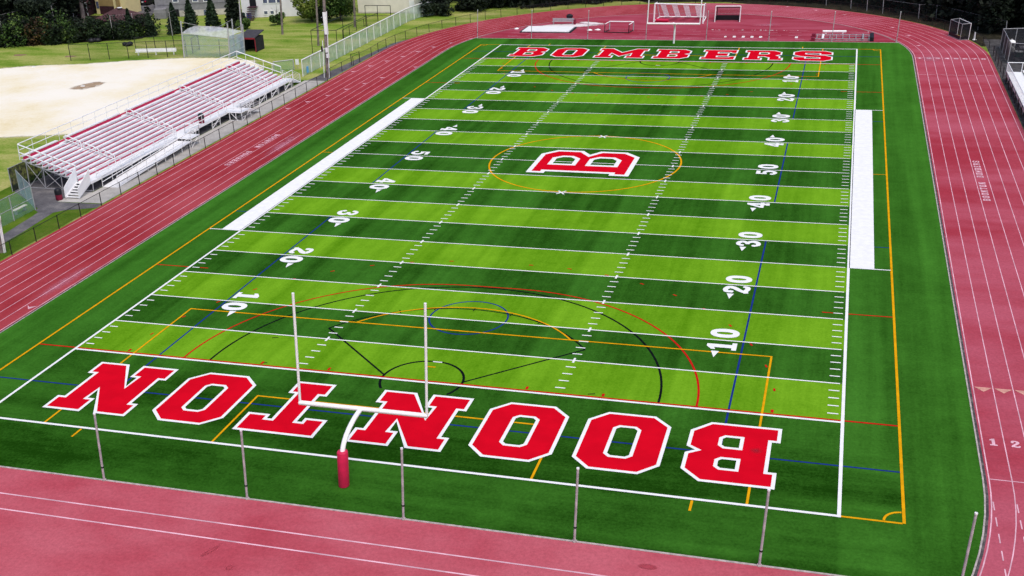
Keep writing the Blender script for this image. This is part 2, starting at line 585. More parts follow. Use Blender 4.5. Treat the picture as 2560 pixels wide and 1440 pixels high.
g = MB().poly([[(40.65, 10), (60, 10), (60, 116), (46, 117.3), (42, 117.5), (40.6, 117.5), (40.65, 105)]], -.018)
tag(g.build('gravel_walk', M['gravel']), kind=S)

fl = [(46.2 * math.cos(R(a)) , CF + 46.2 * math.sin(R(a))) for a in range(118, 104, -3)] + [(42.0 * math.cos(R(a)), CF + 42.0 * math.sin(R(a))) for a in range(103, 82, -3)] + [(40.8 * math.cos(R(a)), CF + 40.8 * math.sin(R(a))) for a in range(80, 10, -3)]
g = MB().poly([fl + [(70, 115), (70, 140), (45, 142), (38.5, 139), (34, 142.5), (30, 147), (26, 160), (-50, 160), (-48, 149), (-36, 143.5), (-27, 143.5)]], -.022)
tag(g.build('shaded_woodland_floor', M['litter_shade']), kind=S)  # also covers the grass strip behind the fence, tree shade painted as dark ground
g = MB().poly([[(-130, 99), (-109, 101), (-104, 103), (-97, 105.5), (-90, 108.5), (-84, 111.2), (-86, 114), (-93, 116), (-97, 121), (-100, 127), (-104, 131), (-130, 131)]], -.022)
tag(g.build('shaded_woodland_floor', M['litter_shade']), kind=S)

# turf, drain channel, track ring and the two aprons
def stadium(r, n=60):
    return arc(0, CF, r, 0, 180, n) + arc(0, CN, r, 180, 360, n)

def cut_stadium(r):
    an = math.degrees(math.asin((CN - TN) / r))
    af = math.degrees(math.asin((TF - CF) / r))
    return arc(0, CF, r, 0, af, 14) + arc(0, CF, r, 180 - af, 180, 14) + arc(0, CN, r, 180, 180 + an, 14) + arc(0, CN, r, 360 - an, 360, 14)

def ring_mesh(r0, r1, z, n=60):
    a, b = stadium(r0, n), stadium(r1, n)
    k = len(a)
    return MB().add([(x, y, z) for x, y in a] + [(x, y, z) for x, y in b], [(i, k + i, k + (i + 1) % k, (i + 1) % k) for i in range(k)])

TURF = tag(MB().poly([cut_stadium(TR)], 0).build('turf_field', M['turf']), kind=S)
g = ring_mesh(31.33, 31.46, .004)
tag(g.build('drain_channel', M['drain']), kind=S)
g = ring_mesh(31.25, 31.33, .02)
tag(g.build('turf_kerb', M['curb']), kind=S)
# the ring: the right straight and bend ends are the more worn part of the surface
def half_ring(r0, r1, z, side):
    a = [p for p in stadium(r0, 60)]
    b = [p for p in stadium(r1, 60)]
    k = len(a)
    if side > 0:
        idx = list(range(91, 122)) + list(range(0, 31))
    else:
        idx = list(range(30, 92))
    vs = [(a[i][0], a[i][1], z) for i in idx] + [(b[i][0], b[i][1], z) for i in idx]
    n = len(idx)
    return MB().add(vs, [(i, n + i, n + i + 1, i + 1) for i in range(n - 1)])
tag(half_ring(31.46, 40.6, 0, -1).build('running_track', M['track']), kind=S)
tag(half_ring(31.46, 40.6, 0, 1).build('running_track_worn_side', M['track_r']), kind=S)
an = math.degrees(math.asin((CN - TN) / 31.46))
g = MB().poly([arc(0, CN, 31.46, 180 + an, 360 - an, 60)], -.004)
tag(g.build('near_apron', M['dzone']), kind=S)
af = math.degrees(math.asin((TF - CF) / 31.46))
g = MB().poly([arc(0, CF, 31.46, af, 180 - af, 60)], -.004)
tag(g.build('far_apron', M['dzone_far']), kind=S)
g = MB()
g.box(-29.9, 29.9, TN - .13, TN - .02, -.02, .025)
g.box(-29.9, 29.9, TF + .02, TF + .13, -.02, .025)
tag(g.build('apron_kerb', M['curb']), kind=S)

# ------------------------------------------------------------------ painted turf
def tpart(g, name, mats, label=None):
    o = g.build(name, mats, TURF)
    if label:
        o['label'] = label
    return o

yl = lambda n: (10 + n) * YD       # y of a line n yards from the near goal line
g = MB()
for a in (0, 10, 20, 30, 40, 55, 65, 75, 85, 95):
    g.rect(-FW, FW, yl(a), yl(a + 5), .004)
tpart(g, 'light_green_stripe', M['turf_light'])

W_ = lambda w: w / 2
zb, zk, zr, zy, zw = .008, .012, .016, .020, .024
# blue women's lacrosse lines
g = MB()
for x in (-18.27, 18.27):
    for a, b in ((4.6, yl(30)), (yl(40), yl(60)), (yl(70), FL - 4.6)):
        g.rect(x - .06, x + .06, a, b, zb)
for y in (4.6, FL - 4.6):
    g.rect(-27.38, -18.33, y - .06, y + .06, zb)
    g.rect(-18.21, 18.21, y - .06, y + .06, zb)
    g.rect(18.33, 27.38, y - .06, y + .06, zb)
for y in (yl(30), yl(70)):
    for s in (-1, 1):
        g.rect(s * 26.25, s * 27.38, y - .05, y + .05, zb)
for y in (18.7, FL - 18.7):
    g.strip(arc(-.15, y, 2.68, 0, 360, 56)[:-1], .12, zb, True)
tpart(g, 'blue_field_line', M['blu'])
# black lacrosse fan, crease and arc
g = MB()
for s, y0 in ((1, 0.0), (-1, FL)):
    Y = lambda v: y0 + s * v
    c = (-.15, 9.4)
    A = lambda r, a, b, n=48: [(x, Y(y)) for x, y in arc(c[0], c[1], r, a, b, n)]
    g.strip(A(2.55, 215 if s > 0 else -20, -35 if s > 0 else 200, 50)[::s], .16, zk)
    a1 = 34.0
    g.strip(A(10.62, a1, 180 - a1), .12, zk + .001)
    for q in (-1, 1):
        p1 = (c[0] + q * 10.62 * math.cos(R(a1)), Y(c[1] + 10.62 * math.sin(R(a1))))
        g.strip([(c[0] + q * 2.55 * math.cos(R(5)), Y(c[1] + .22)), p1], .13, zk + .002)
    g.strip(A(14.43, 0, 180, 70), .14, zk + .003)
    for a in (62, 75, 90, 105, 118):
        p = arc(c[0], c[1], 10.62, a, a, 1)[0]
        d = (math.cos(R(a)), math.sin(R(a)))
        g.strip([(p[0] - .25 * d[0], Y(p[1] - .25 * d[1])), (p[0] + .25 * d[0], Y(p[1] + .25 * d[1]))], .08, zk + .0005)
    for px, py in ((-11.9, 13.2), (10.2, 13.6), (-10.9, 9.62), (10.3, 9.62)):
        g.strip([(px - .2, Y(py)), (px + .2, Y(py + .12))], .09, zk + .001)
tpart(g, 'black_field_line', M['blk'])
# red field hockey circle, goal lines and dashes
g = MB()
for s, y0 in ((1, 0.0), (-1, FL)):
    Y = lambda v: y0 + s * v
    pts = arc(1.83, 9.4, 14.63, 0, 90, 36) + arc(-1.83, 9.4, 14.63, 90, 180, 36)
    g.strip([(x, Y(y)) for x, y in pts], .13 if s > 0 else .14, zr)
    g.rect(-27.38, 27.38, Y(9.28), Y(9.42), zr - .001)
    for q in (-1, 1):
        g.rect(q * 22.88, q * 23.6, Y(23.74), Y(23.86), zr)
        g.rect(q * 24.5, q * 27.38, Y(23.74), Y(23.86), zr)
        for x in (6.4, 11.0, 20.65):
            g.rect(q * x - .08, q * x + .08, Y(9.5), Y(9.85), zr + .001)
    for k in range(19):
        a = 8.5 + k * (163 / 18)
        x = 19.2 * math.cos(R(a))
        px, py = (1.6 if x > 0 else -1.6) + x, 9.4 + 19.2 * math.sin(R(a))
        t = (-math.sin(R(a)), math.cos(R(a)))
        g.strip([(px - .16 * t[0], Y(py - .16 * t[1])), (px + .16 * t[0], Y(py + .16 * t[1]))], .12, zr + .002)
tpart(g, 'red_field_line', M['redl'])
# yellow soccer lines
g = MB()
wy = .065
for x in (-27.43, 27.43):
    g.rect(x - .075, x + .075, 0, FL, zy)
for y in (0, FL):
    for s in (-1, 1):
        g.rect(s * 24.5, s * 27.35, y - wy, y + wy, zy)
for s, y0 in ((1, 0.0), (-1, FL)):
    Y = lambda v: y0 + s * v
    for q in (-1, 1):
        g.rect(q * 20.12 - wy, q * 20.12 + wy, Y(.1), Y(16.46), zy)
        g.rect(q * 9.2 - wy, q * 9.2 + wy, Y(.1), Y(5.49), zy)
        g.rect(q * 17.48 - wy, q * 17.48 + wy, Y(-.14), Y(-1.05), zy)
    g.rect(-20.18, 20.18, Y(16.46), Y(16.46 + 2 * wy), zy + .001)
    g.rect(-9.26, 9.26, Y(5.49), Y(5.49 + 2 * wy), zy + .001)
    g.strip([(x, Y(y)) for x, y in arc(0, 10.97, 9.3, 37, 143, 44)], .12, zy + .002)
    g.rect(-.5, .1, Y(11.12), Y(11.24), zy)
    for q in (-1, 1):
        g.strip([(q * 27.36 - q * x, Y(.07) + s * y) for x, y in arc(0, 0, .85, 2, 88, 12)], .12, zy + .002)
g.strip(arc(-.15, FL / 2 + .2, 9.15, 0, 360, 90)[:-1], .16, zy + .001, True)
for s in (-1, 1):
    g.rect(s * 26.25, s * 27.36, FL / 2 - .05, FL / 2 + .05, zy)
tpart(g, 'yellow_soccer_line', M['yel'])
# white football lines
g = MB()
for x in (-FW, FW):
    g.rect(x - .01 if x > 0 else x - .17, x + .17 if x > 0 else x + .01, -.1, FL + .1, zw)
for y in (0, FL):
    g.rect(-FW - .0, FW, y - .09, y + .09, zw + .001)
for n in (0, 100):
    g.rect(-FW, FW, yl(n) - .085, yl(n) + .085, zw + .001)
for n in range(5, 100, 5):
    g.rect(-FW + .02, FW - .15, yl(n) - .058, yl(n) + .058, zw + .001)
HX = 8.33
for n in range(1, 100):
    if n % 5:
        for q in (-1, 1):
            g.rect(q * HX - .31, q * HX + .31, yl(n) - .055, yl(n) + .055, zw)
            g.rect(q * 23.62, q * 24.22, yl(n) - .055, yl(n) + .055, zw)
    else:
        for q in (-1, 1):
            g.rect(q * HX - .07, q * HX + .07, yl(n) - .32, yl(n) + .32, zw + .003)
for n in (3, 97):
    g.rect(-.3, .3, yl(n) - .06, yl(n) + .06, zw)
for n in (40, 60):
    for q in (-1, 1):
        g.strip([(-.55, yl(n) - q * .45), (.15, yl(n) + q * .45)], .14, zw + .004 + q * .001)
for q in (-1, 1):
    for n in (25, 75):
        g.rect(q * 24.5, q * 27.36, yl(n) - .065, yl(n) + .065, zw)
tpart(g, 'white_field_line', M['line'])
for q in (-1, 1):
    g = MB().rect(q * 24.50, q * 26.25, yl(25) + .07, yl(75) - .07, zw)
    tpart(g, 'team_box', M['line'], 'solid white painted band along the %s sideline' % ('left' if q < 0 else 'right'))

# block letters --------------------------------------------------------
LET = {
 'N': (5.6, [[(0, 6.1), (2.07, 6.1), (3.55, 3.45), (3.55, 4.5), (3.05, 4.5), (3.05, 6.1), (5.6, 6.1), (5.6, 4.55), (5.12, 4.55), (5.12, 1.55), (5.6, 1.55), (5.6, 0),
              (3.55, 0), (2.05, 2.72), (2.05, 1.55), (2.53, 1.55), (2.53, 0), (0, 0), (0, 1.55), (.47, 1.55), (.47, 4.6), (0, 4.6)]]),
 'O': (4.68, [[(1, 0), (3.68, 0), (4.68, 1), (4.68, 5.1), (3.68, 6.1), (1, 6.1), (0, 5.1), (0, 1)],
              [(1.95, 1.55), (2.73, 1.55), (2.93, 1.75), (2.93, 4.35), (2.73, 4.55), (1.95, 4.55), (1.75, 4.35), (1.75, 1.75)]]),
 'T': (5.0, [[(1.25, 0), (3.75, 0), (3.75, 1.5), (3.3, 1.5), (3.3, 4.6), (3.6, 4.6), (3.6, 4.13), (5.0, 4.13), (5.0, 6.15), (0, 6.15), (0, 4.13), (1.4, 4.13), (1.4, 4.6),
              (1.7, 4.6), (1.7, 1.5), (1.25, 1.5)]]),
 'B': (4.83, [[(0, 0), (3.8, 0), (4.83, 1.05), (4.83, 2.75), (4.34, 3.08), (4.83, 3.42), (4.83, 5.05), (3.8, 6.1), (0, 6.1), (0, 4.55), (.45, 4.55), (.45, 1.55), (0, 1.55)],
              [(2.1, 1.48), (2.85, 1.48), (3.02, 1.66), (3.02, 2.3), (2.85, 2.47), (2.1, 2.47)],
              [(2.1, 3.75), (2.85, 3.75), (3.02, 3.92), (3.02, 4.45), (2.85, 4.62), (2.1, 4.62)]]),
 'M': (6.85, [[(0, 0), (2.6, 0), (2.6, 1.5), (2.1, 1.5), (2.1, 2.9), (3.42, .75), (4.75, 2.9), (4.75, 1.5), (4.25, 1.5), (4.25, 0), (6.85, 0), (6.85, 1.5), (6.4, 1.5),
               (6.4, 4.6), (6.85, 4.6), (6.85, 6.1), (5.0, 6.1), (3.42, 3.7), (1.85, 6.1), (0, 6.1), (0, 4.6), (.45, 4.6), (.45, 1.5), (0, 1.5)]]),
 'E': (4.6, [[(0, 0), (4.6, 0), (4.6, 2.15), (4.0, 2.15), (3.55, 1.7), (3.55, 1.62), (2.2, 1.62), (2.2, 2.12), (3.6, 2.12), (3.6, 3.98), (2.2, 3.98), (2.2, 4.48), (3.55, 4.48),
              (3.55, 4.4), (4.0, 3.95), (4.6, 3.95), (4.6, 6.1), (0, 6.1), (0, 4.6), (.45, 4.6), (.45, 1.5), (0, 1.5)]]),
 'R': (5.1, [[(0, 0), (2.45, 0), (2.45, 1.4), (2.05, 1.4), (2.05, 2.1), (2.6, 2.1), (3.2, 1.5), (3.2, 0), (5.1, 0), (5.1, 1.5), (4.72, 1.5), (4.72, 2.45), (4.3, 2.9), (4.83, 3.4),
              (4.83, 5.05), (3.8, 6.1), (0, 6.1), (0, 4.6), (.45, 4.6), (.45, 1.5), (0, 1.5)],
             [(2.05, 3.75), (2.85, 3.75), (3.02, 3.92), (3.02, 4.45), (2.85, 4.62), (2.05, 4.62)]]),
}
S_PATH = [(4.05, 3.95), (4.05, 4.95), (3.55, 5.4), (1.2, 5.4), (.7, 4.95), (.7, 3.85), (1.2, 3.35), (3.55, 2.75), (4.05, 2.25), (4.05, 1.15), (3.55, .7), (1.2, .7), (.7, 1.15), (.7, 2.15)]


def stroke_poly(pts, w):
    """outline of a mitred stroke"""
    b = MB().strip(pts, w, 0)
    l = [(p[0], p[1]) for p in b.v[0::2]]
    r = [(p[0], p[1]) for p in b.v[1::2]]
    return l + r[::-1]


def letter(ch, put, z, red=True, d=.2, mats=None, name='painted_letter', label=None, g=None):
    own = g is None
    g = g or MB()
    if ch == 'S':
        e = [Vector(p) for p in S_PATH]
        wide = [tuple(e[0] + (e[0] - e[1]).normalized() * d)] + S_PATH[1:-1] + [tuple(e[-1] + (e[-1] - e[-2]).normalized() * d)]
        loops = [stroke_poly(wide, 1.32 + 2 * d if red else .95)]
        rloops = [stroke_poly(S_PATH, 1.32)]
    else:
        loops = LET[ch][1]
        rloops = [inset(loops[0], d)] + [inset(h, -d) for h in loops[1:]]
    if red:
        g.mat(0).poly([[put(u, v) for u, v in l] for l in loops], z)
        g.mat(1).poly([[put(u, v) for u, v in l] for l in rloops], z + .004)
    else:
        g.mat(0).poly([[put(u, v) for u, v in l] for l in (loops if ch == 'S' else [inset(loops[0], .26)] + [inset(h, -.26) for h in loops[1:]])], z)
    if own:
        return tpart(g, name, mats or [M['line'], M['red_paint']], label)


for i, (ch, xr) in enumerate(zip('BOONTON', (21.33, 15.43, 9.66, 3.72, -3.78, -9.91, -15.85))):
    letter(ch, lambda u, v, xr=xr: (xr - u, 7.75 - v), .030, label='red letter %s with white outline in the near end zone' % ch)
for ch, xl in zip('BOMBERS', (-21.45, -15.62, -9.5, -1.62, 4.7, 10.25, 16.63)):
    letter(ch, lambda u, v, xl=xl: (xl + u, 102.0 + v), .030, label='red letter %s with white outline in the far end zone' % ch)
# the big midfield B, read from the right sideline... its stem lies along the near side
mo = [(-4.95, 57.5), (-3.6, 58.95), (-1.0, 58.95), (-.13, 57.75), (.75, 58.95), (3.35, 58.95), (4.8, 57.5), (4.8, 51.42), (2.95, 51.42), (2.95, 51.95), (-3.2, 51.95), (-3.2, 51.42), (-4.95, 51.42)]
mo = [(x, y - .3) for x, y in mo]
mh = [[(-3.53, 53.78), (-.80, 53.78), (-.80, 56.05), (-1.61, 56.83), (-2.67, 56.83), (-3.53, 56.05)], [(.15, 53.78), (3.27, 53.78), (3.27, 56.0), (2.49, 56.83), (.92, 56.83), (.15, 56.05)]]
gh = [inset(h, .44) for h in mh]
g = MB()
g.mat(0).poly([mo] + gh, .030)
g.mat(1).poly([inset(mo, .45)] + mh, .034)
tpart(g, 'midfield_emblem', [M['line'], M['red_paint']], 'large red letter B with white outline at midfield')


# ---- numerals
def ell(cx, cy, a, b, n=36, p=2.3):
    out = []
    for i in range(n):
        t = 2 * math.pi * i / n
        c, s = math.cos(t), math.sin(t)
        out.append((cx + a * math.copysign(abs(c) ** (2 / p), c), cy + b * math.copysign(abs(s) ** (2 / p), s)))
    return out


def smooth(pts, n=7):
    out = []
    k = len(pts)
    for i in range(k - 1):
        p0, p1, p2, p3 = (Vector(pts[max(i - 1, 0)]), Vector(pts[i]), Vector(pts[i + 1]), Vector(pts[min(i + 2, k - 1)]))
        for j in range(n):
            t = j / n
            q = .5 * ((2 * p1) + (p2 - p0) * t + (2 * p0 - 5 * p1 + 4 * p2 - p3) * t * t + (3 * p1 - p0 - 3 * p2 + p3) * t ** 3)
            out.append(tuple(q))
    out.append(tuple(pts[-1]))
    return out


def digit(g, ch, put, z):
    """numerals 1.3 wide, 1.85 high, bold with slab serifs"""
    P = lambda loops, dz=0: g.poly([[put(u, v) for u, v in l] for l in loops], z + dz)

    def stroke(pts, ws, dz=0):
        sp = smooth(pts)
        wv = smooth([(w, 0) for w in ws])
        q = [put(u, v) for u, v in sp]
        g.strip(q, [w[0] * g.k for w in wv], z + dz)
    if ch == '0':
        P([ell(.66, .925, .66, .925), ell(.66, .925, .19, .52)])
    elif ch == '1':
        P([[(.12, 0), (1.16, 0), (1.16, .3), (.88, .3), (.88, 1.85), (.55, 1.85), (.14, 1.55), (.14, 1.28), (.42, 1.38), (.42, .3), (.12, .3)]])
    elif ch == '4':
        P([[(.62, 0), (1.22, 0), (1.22, .28), (1.13, .28), (1.13, .45), (1.3, .45), (1.3, .75), (1.13, .75), (1.13, 1.85), (.75, 1.85), (.02, .72), (.02, .45), (.70, .45), (.70, .28), (.62, .28)],
           [(.40, .75), (.70, .75), (.70, 1.22)]])
    elif ch == '7':
        P([[(.05, 1.2), (.35, 1.2), (.42, 1.45), (.85, 1.45), (.3, 0), (.75, 0), (1.28, 1.55), (1.28, 1.85), (.05, 1.85)]])
    elif ch == '2':
        stroke([(.22, 1.28), (.3, 1.58), (.66, 1.66), (1.02, 1.42), (.9, 1.05), (.5, .66), (.22, .3)], [.3, .36, .36, .44, .42, .36, .3])
        stroke([(.06, .2), (.4, .28), (.75, .16), (1.1, .2), (1.22, .5)], [.34, .36, .36, .36, .22], .002)
        P([ell(.26, 1.28, .2, .2, 16)], .004)
    elif ch == '3':
        stroke([(.2, 1.42), (.42, 1.66), (.8, 1.62), (1.0, 1.36), (.82, 1.06), (.5, .98)], [.28, .32, .38, .42, .34, .28])
        stroke([(.5, .97), (.86, .92), (1.07, .56), (.84, .22), (.42, .17), (.16, .46)], [.28, .34, .44, .4, .34, .28], .002)
        P([ell(.24, 1.40, .19, .19, 16)], .004)
        P([ell(.22, .45, .2, .2, 16)], .004)
    elif ch == '5':
        P([[(.2, .85), (.46, .95), (.46, 1.48), (1.16, 1.48), (1.16, 1.85), (.2, 1.85)]])
        stroke([(.3, 1.0), (.7, 1.12), (1.05, .86), (1.02, .4), (.66, .16), (.2, .34)], [.24, .36, .44, .42, .34, .28], .002)
        P([ell(.24, .42, .2, .2, 16)], .004)
    elif ch == '6':
        P([ell(.66, .6, .62, .6), ell(.66, .6, .2, .28)])
        stroke([(.22, .6), (.25, 1.15), (.6, 1.62), (1.1, 1.6)], [.4, .4, .34, .3], .002)
    elif ch == '8':
        P([ell(.65, .5, .62, .5), ell(.65, .5, .2, .2)])
        P([ell(.65, 1.37, .54, .48), ell(.65, 1.37, .17, .17)], .002)


for n, txt in [(10, '10'), (20, '20'), (30, '30'), (40, '40'), (50, '50'), (60, '40'), (70, '30'), (80, '20'), (90, '10')]:
    y = yl(n)
    for side in (-1, 1):
        g = MB()
        g.k = 1.0
        if side < 0:     # read from the left sideline, tops towards the middle
            for ch, yc in ((txt[0], y + 1.02), (txt[1], y - .84)):
                digit(g, ch, lambda u, v, yc=yc: (-18.1 + v, yc + .66 - u), .030)
        else:
            for ch, yc in ((txt[0], y - .84), (txt[1], y + 1.04)):
                digit(g, ch, lambda u, v, yc=yc: (17.92 - v, yc - .66 + u), .030)
        xa = side * 16.76 - (.1 if side < 0 else .1)
        if n < 50:
            b, t = (y - 1.62, y - 2.52)
        elif n > 50:
            b, t = (y + 1.85, y + 2.72)
        if n != 50:
            g.poly([[(xa - .25, b), (xa + .25, b), (xa, t)]], .032)
        half = 'midfield' if n == 50 else ('near half' if n < 50 else 'far half')
        tpart(g, 'yard_number', M['line'], 'white yard number %s on the %s side, %s' % (txt, 'left' if side < 0 else 'right', half))

# ------------------------------------------------------------------ painted track
TL = MB()
lane = [31.58 + i * 1.075 for i in range(9)]
zt = .004
for i, r in enumerate(lane):
    TL.strip(stadium(r, 80), .052 if i else .06, zt, True)
TL.rect(31.6, 40.1, CN - .03, CN + .03, zt + .002)
TL.rect(31.6, 40.1, CF + .15, CF + .21, zt + .002)
TL.rect(-40.1, -31.6, CF - .8, CF - .76, zt + .002)
for i in range(8):
    x0, x1 = lane[i], lane[i + 1]
    TL.strip([(x0 + .12, 95.32), ((x0 + x1) / 2, 95.5), (x1 - .12, 95.32)], .06, zt + .002)
for x in (lane[0], lane[1]):
    y = 2.8
    while y > -22:
        TL.rect(x - .03, x + .03, y - .75, y, zt + .002)
        y -= 1.35
for y in (-6.93, -8.19):
    TL.rect(-28.5, 28.5, y - .045, y + .045, zt)
for y in (115.8, 116.25, 118.6, 120.8, 122.2):
    for k in range(14):
        x = -25 + k * 3.7 + random.uniform(-.6, .6)
        TL.rect(x, x + random.uniform(.8, 3.0), y - .025, y + .025, zt)
TL.strip([(-22.5, 116.2), (-22.2, 117.2), (-15, 117.25)], .06, zt)
TL.strip([(25.9, 121.2), (25.9, 122.3)], .09, zt + .001)
TL.strip([(20.2, 121.6), (25.9, 121.6)], .06, zt + .002)
TRK = tag(TL.build('track_lane_line', M['tline']), kind=S)
# exchange zone marks
g = MB()
for i, (x, y) in enumerate([(-39.57, 91.12), (-38.56, 94.57), (-37.46, 97.83), (-36.28, 100.87), (-35.32, 104.32), (-34.06, 107.56), (-32.41, 110.55), (-30.39, 113.79),
                            (-39.49, 71.44), (-38.49, 74.77), (-37.35, 78.04), (-36.29, 81.37), (-35.22, 84.6), (-34.18, 87.95), (-33.17, 91.24), (-31.99, 94.47),
                            (31.14, 119.32), (32.2, 112.69), (29.15, 125.31), (22.38, 135.39), (18.04, 139.23), (13.5, 142.57), (-32.1, 14.6)]):
    w, h = (.42, .32)
    g.poly([[(x - w, y + h), (x - w * .2, y + .05), (x + w, y + h), (x + .1, y - h)]], .010)
tpart_ = tag(g.build('exchange_zone_mark', M['tline']), kind=S)
g = MB()
for i in range(8):
    x = (lane[i] + lane[i + 1]) / 2
    g.poly([[(x, 14.3), (x + .48, 14.84), (x - .48, 14.84)]], .010)
tag(g.build('tan_zone_triangle', M['tan']), kind=S)
g = MB()
for y0, h, w in ((8.25, .72, .46), (104.35, .72, .62)):
    for i in range(8):
        x = (lane[i] + lane[i + 1]) / 2
        g.k = w / 1.3
        digit(g, str(i + 1), lambda u, v, x=x: (x - w / 2 + u * w / 1.3, y0 + v * h / 1.85), .010)
tag(g.build('lane_number', M['tline']), kind=S)


def track_text(txt, put, z, adv):
    g = MB()
    t = 0
    for ch in txt:
        if ch == ' ':
            t += adv * 1.6
            continue
        w = LET[ch][0] if ch in LET else 4.75
        k = adv * .82 / max(w, 5.0)
        off = (adv - w * k) / 2
        letter(ch, lambda u, v, t=t + off, k=k: put(t + u * k, v / 6.1), z, red=False, g=g)
        t += adv
    return g

g = track_text('BOONTON BOMBERS', lambda u, v: (34.95 + .62 * (1 - v), 48.7 + u), .010, .745)
tag(g.build('track_lettering', M['tline']), kind=S)
g = track_text('BOONTON BOMBERS', lambda u, v: (-35.55 + .62 * v, 60.7 - u), .010, .745)
tag(g.build('track_lettering', M['tline']), kind=S)


def patch(name, mat, cx, cy, rx, ry, rot, z):
    me = bpy.data.meshes.new(name)
    n = 24
    me.from_pydata([(math.cos(2 * math.pi * i / n), math.sin(2 * math.pi * i / n), 0) for i in range(n)], [], [tuple(range(n))])
    me.materials.append(mat)
    o = bpy.data.objects.new(name, me)
    o.location = (cx, cy, z)
    o.scale = (rx, ry, 1)
    o.rotation_euler = (0, 0, R(rot))
    COL.objects.link(o)
    return tag(o, kind=S)


patch('sand_spill', M['sand'], -18.5, 124.6, 7.0, 2.2, 14, .012)
patch('sand_spill', M['sand'], -15.0, 127.0, 3.2, 1.1, -20, .014)
patch('chalk_patch', M['chalk'], 11.5, 126.6, 3.5, 1.6, 10, .012)
patch('chalk_patch', M['chalk'], 33.4, 104.6, 2.0, 3.0, 0, .0025)
patch('chalk_patch', M['chalk'], -32.9, 57, 1.2, 8.0, 3, .0025)
patch('chalk_patch', M['chalk'], -32.6, 19.5, 1.0, 6.0, 0, .0025)
patch('damp_patch', M['damp'], 16.26, -5.84, .55, .28, 0, .006)
patch('damp_patch', M['damp'], -4.1, -9.1, .18, .7, -25, .006)
patch('damp_patch', M['damp'], -2.56, -10.1, .22, .25, 0, .006)
patch('dark_scuff', M['scuff'], 20.15, 5.2, .62, .5, 12, .038)

# ------------------------------------------------------------------ goal posts
def lp(x, y, z):
    return (x + LEAN * z, y, z)


def goal_post(y0, sgn, label):
    yb = y0 - sgn * 2.5
    t = thing('goal_post', (-.1, yb, 0), label, 'goal post', 'football goal posts')
    g = MB()
    pts = [lp(-.1, yb, 0), lp(-.1, yb, 1.9)]
    for i in range(1, 10):
        a = R(90 * i / 9)
        pts.append(lp(-.1, yb + sgn * (2.48 - 2.48 * math.cos(a)), 1.9 + 1.25 * math.sin(a)))
    g.tube(pts, .13, 14)
    g.build('gooseneck', M['white_paint'], t)
    g = MB().tube([lp(-3.62, y0, 3.17), lp(3.62, y0, 3.17)], .125, 12)
    g.build('crossbar', M['white_paint'], t)
    for s in (-1, 1):
        MB().tube([lp(s * 3.58, y0, 3.17), lp(s * 3.58, y0, 9.55)], .072, 10).build('upright', M['white_paint'], t)
    return t


gp = goal_post(0, 1, 'white gooseneck goal post with a red padded base at the near end')
g = MB().lathe(-.1, -2.5, [(.27, .02), (.285, .06), (.285, 2.02), (.26, 2.08), (.14, 2.09)], 24, LEAN)
g.build('base_pad', M['pad'], gp)
goal_post(FL, -1, 'white goal post with bare stem behind the far end zone')

# ------------------------------------------------------------------ ball-stop poles
def stop_pole(name, x, y, h, label, group, r=.055, thick=False):
    t = thing(name, (x, y, 0), label, 'pole', group)
    MB().tube([lp(x, y, 0), lp(x, y, h)], r, 10).build('shaft', M['pole_grey'], t)
    MB().tube([lp(x, y, h), lp(x, y, h + .07)], r + .012, 10).build('cap', M['white_metal'], t)
    MB().tube([lp(x, y, .78), lp(x, y, .86)], r + .02, 10).build('clamp', M['black'], t)
    MB().tube([lp(x, y, -.01), lp(x, y, .07)], r + .05, 10).build('collar', M['curb'], t)
    return t

near_l = ['grey pole by the near turf edge, below the leftmost red N',
          'grey pole by the near turf edge, in front of the red T',
          'grey pole by the near turf edge, just right of the padded goal post',
          'grey pole at the near turf edge below the red O next to the B',
          'grey pole by the near turf edge, in front of the red letter B',
          'grey pole at the near right turf corner, beside the bend of the track']
for x, l in zip((-12.9, -4.5, 4.0, 12.58, 21.1, 29.55), near_l):
    stop_pole('ball_stop_pole', x, -4.68, 4.0, l, 'poles along the near end of the turf', .06)
far_l = ['thin pole at the far turf edge, leftmost, at the far left turf corner',
         'thin pole at the far turf edge, in front of the white sand pit cover',
         'thin pole at the far turf edge, between pit cover and small goal',
         'thin pole at the far turf edge, under the left end of the far crossbar',
         'thin pole at the far turf edge, between the white soccer goal and the black-backed goal',
         'thin pole at the far turf edge, right of the black-backed hockey goal',
         'thin pole at the far turf edge, in front of the lying metal frame',
         'thin pole at the far right turf corner, by the start of the bend']
for x, l in zip((-29.5, -21.25, -12.85, -4.4, 4.1, 12.7, 21.1, 29.5), far_l):
    stop_pole('ball_stop_pole', x, TF + .1, 4.05, l, 'poles along the far end of the turf', .05)

# ------------------------------------------------------------------ fences
def fence(name, pts, h, label, mesh, metal, post_r=.035, rail_r=.025, top_r=None, mid=False, bottom=True, group=None, cat='fence', post_mat=None, lean=0.0):
    """pts: post positions; each post its own part"""
    b = (pts[0][0], pts[0][1], 0)
    t = thing(name, b, label, cat, group)
    Lp = lambda p, z: (p[0] + lean * z, p[1], z)
    g = MB()
    for a, c in zip(pts, pts[1:]):
        g.quad(Lp(a, .04), Lp(c, .04), Lp(c, h - .02), Lp(a, h - .02))
    g.build('mesh_panel', M[mesh], t)
    for p in pts:
        MB().tube([Lp(p, 0), Lp(p, h + .04)], post_r, 7).build('fence_post', M[post_mat or metal], t)
    g = MB()
    for a, c in zip(pts, pts[1:]):
        g.tube([Lp(a, h), Lp(c, h)], top_r or rail_r, 6)
    g.build('top_rail', M[metal], t)
    if mid:
        g = MB()
        for a, c in zip(pts, pts[1:]):
            g.tube([Lp(a, h * .5), Lp(c, h * .5)], rail_r * .9, 6)
        g.build('middle_rail', M[metal], t)
    return t


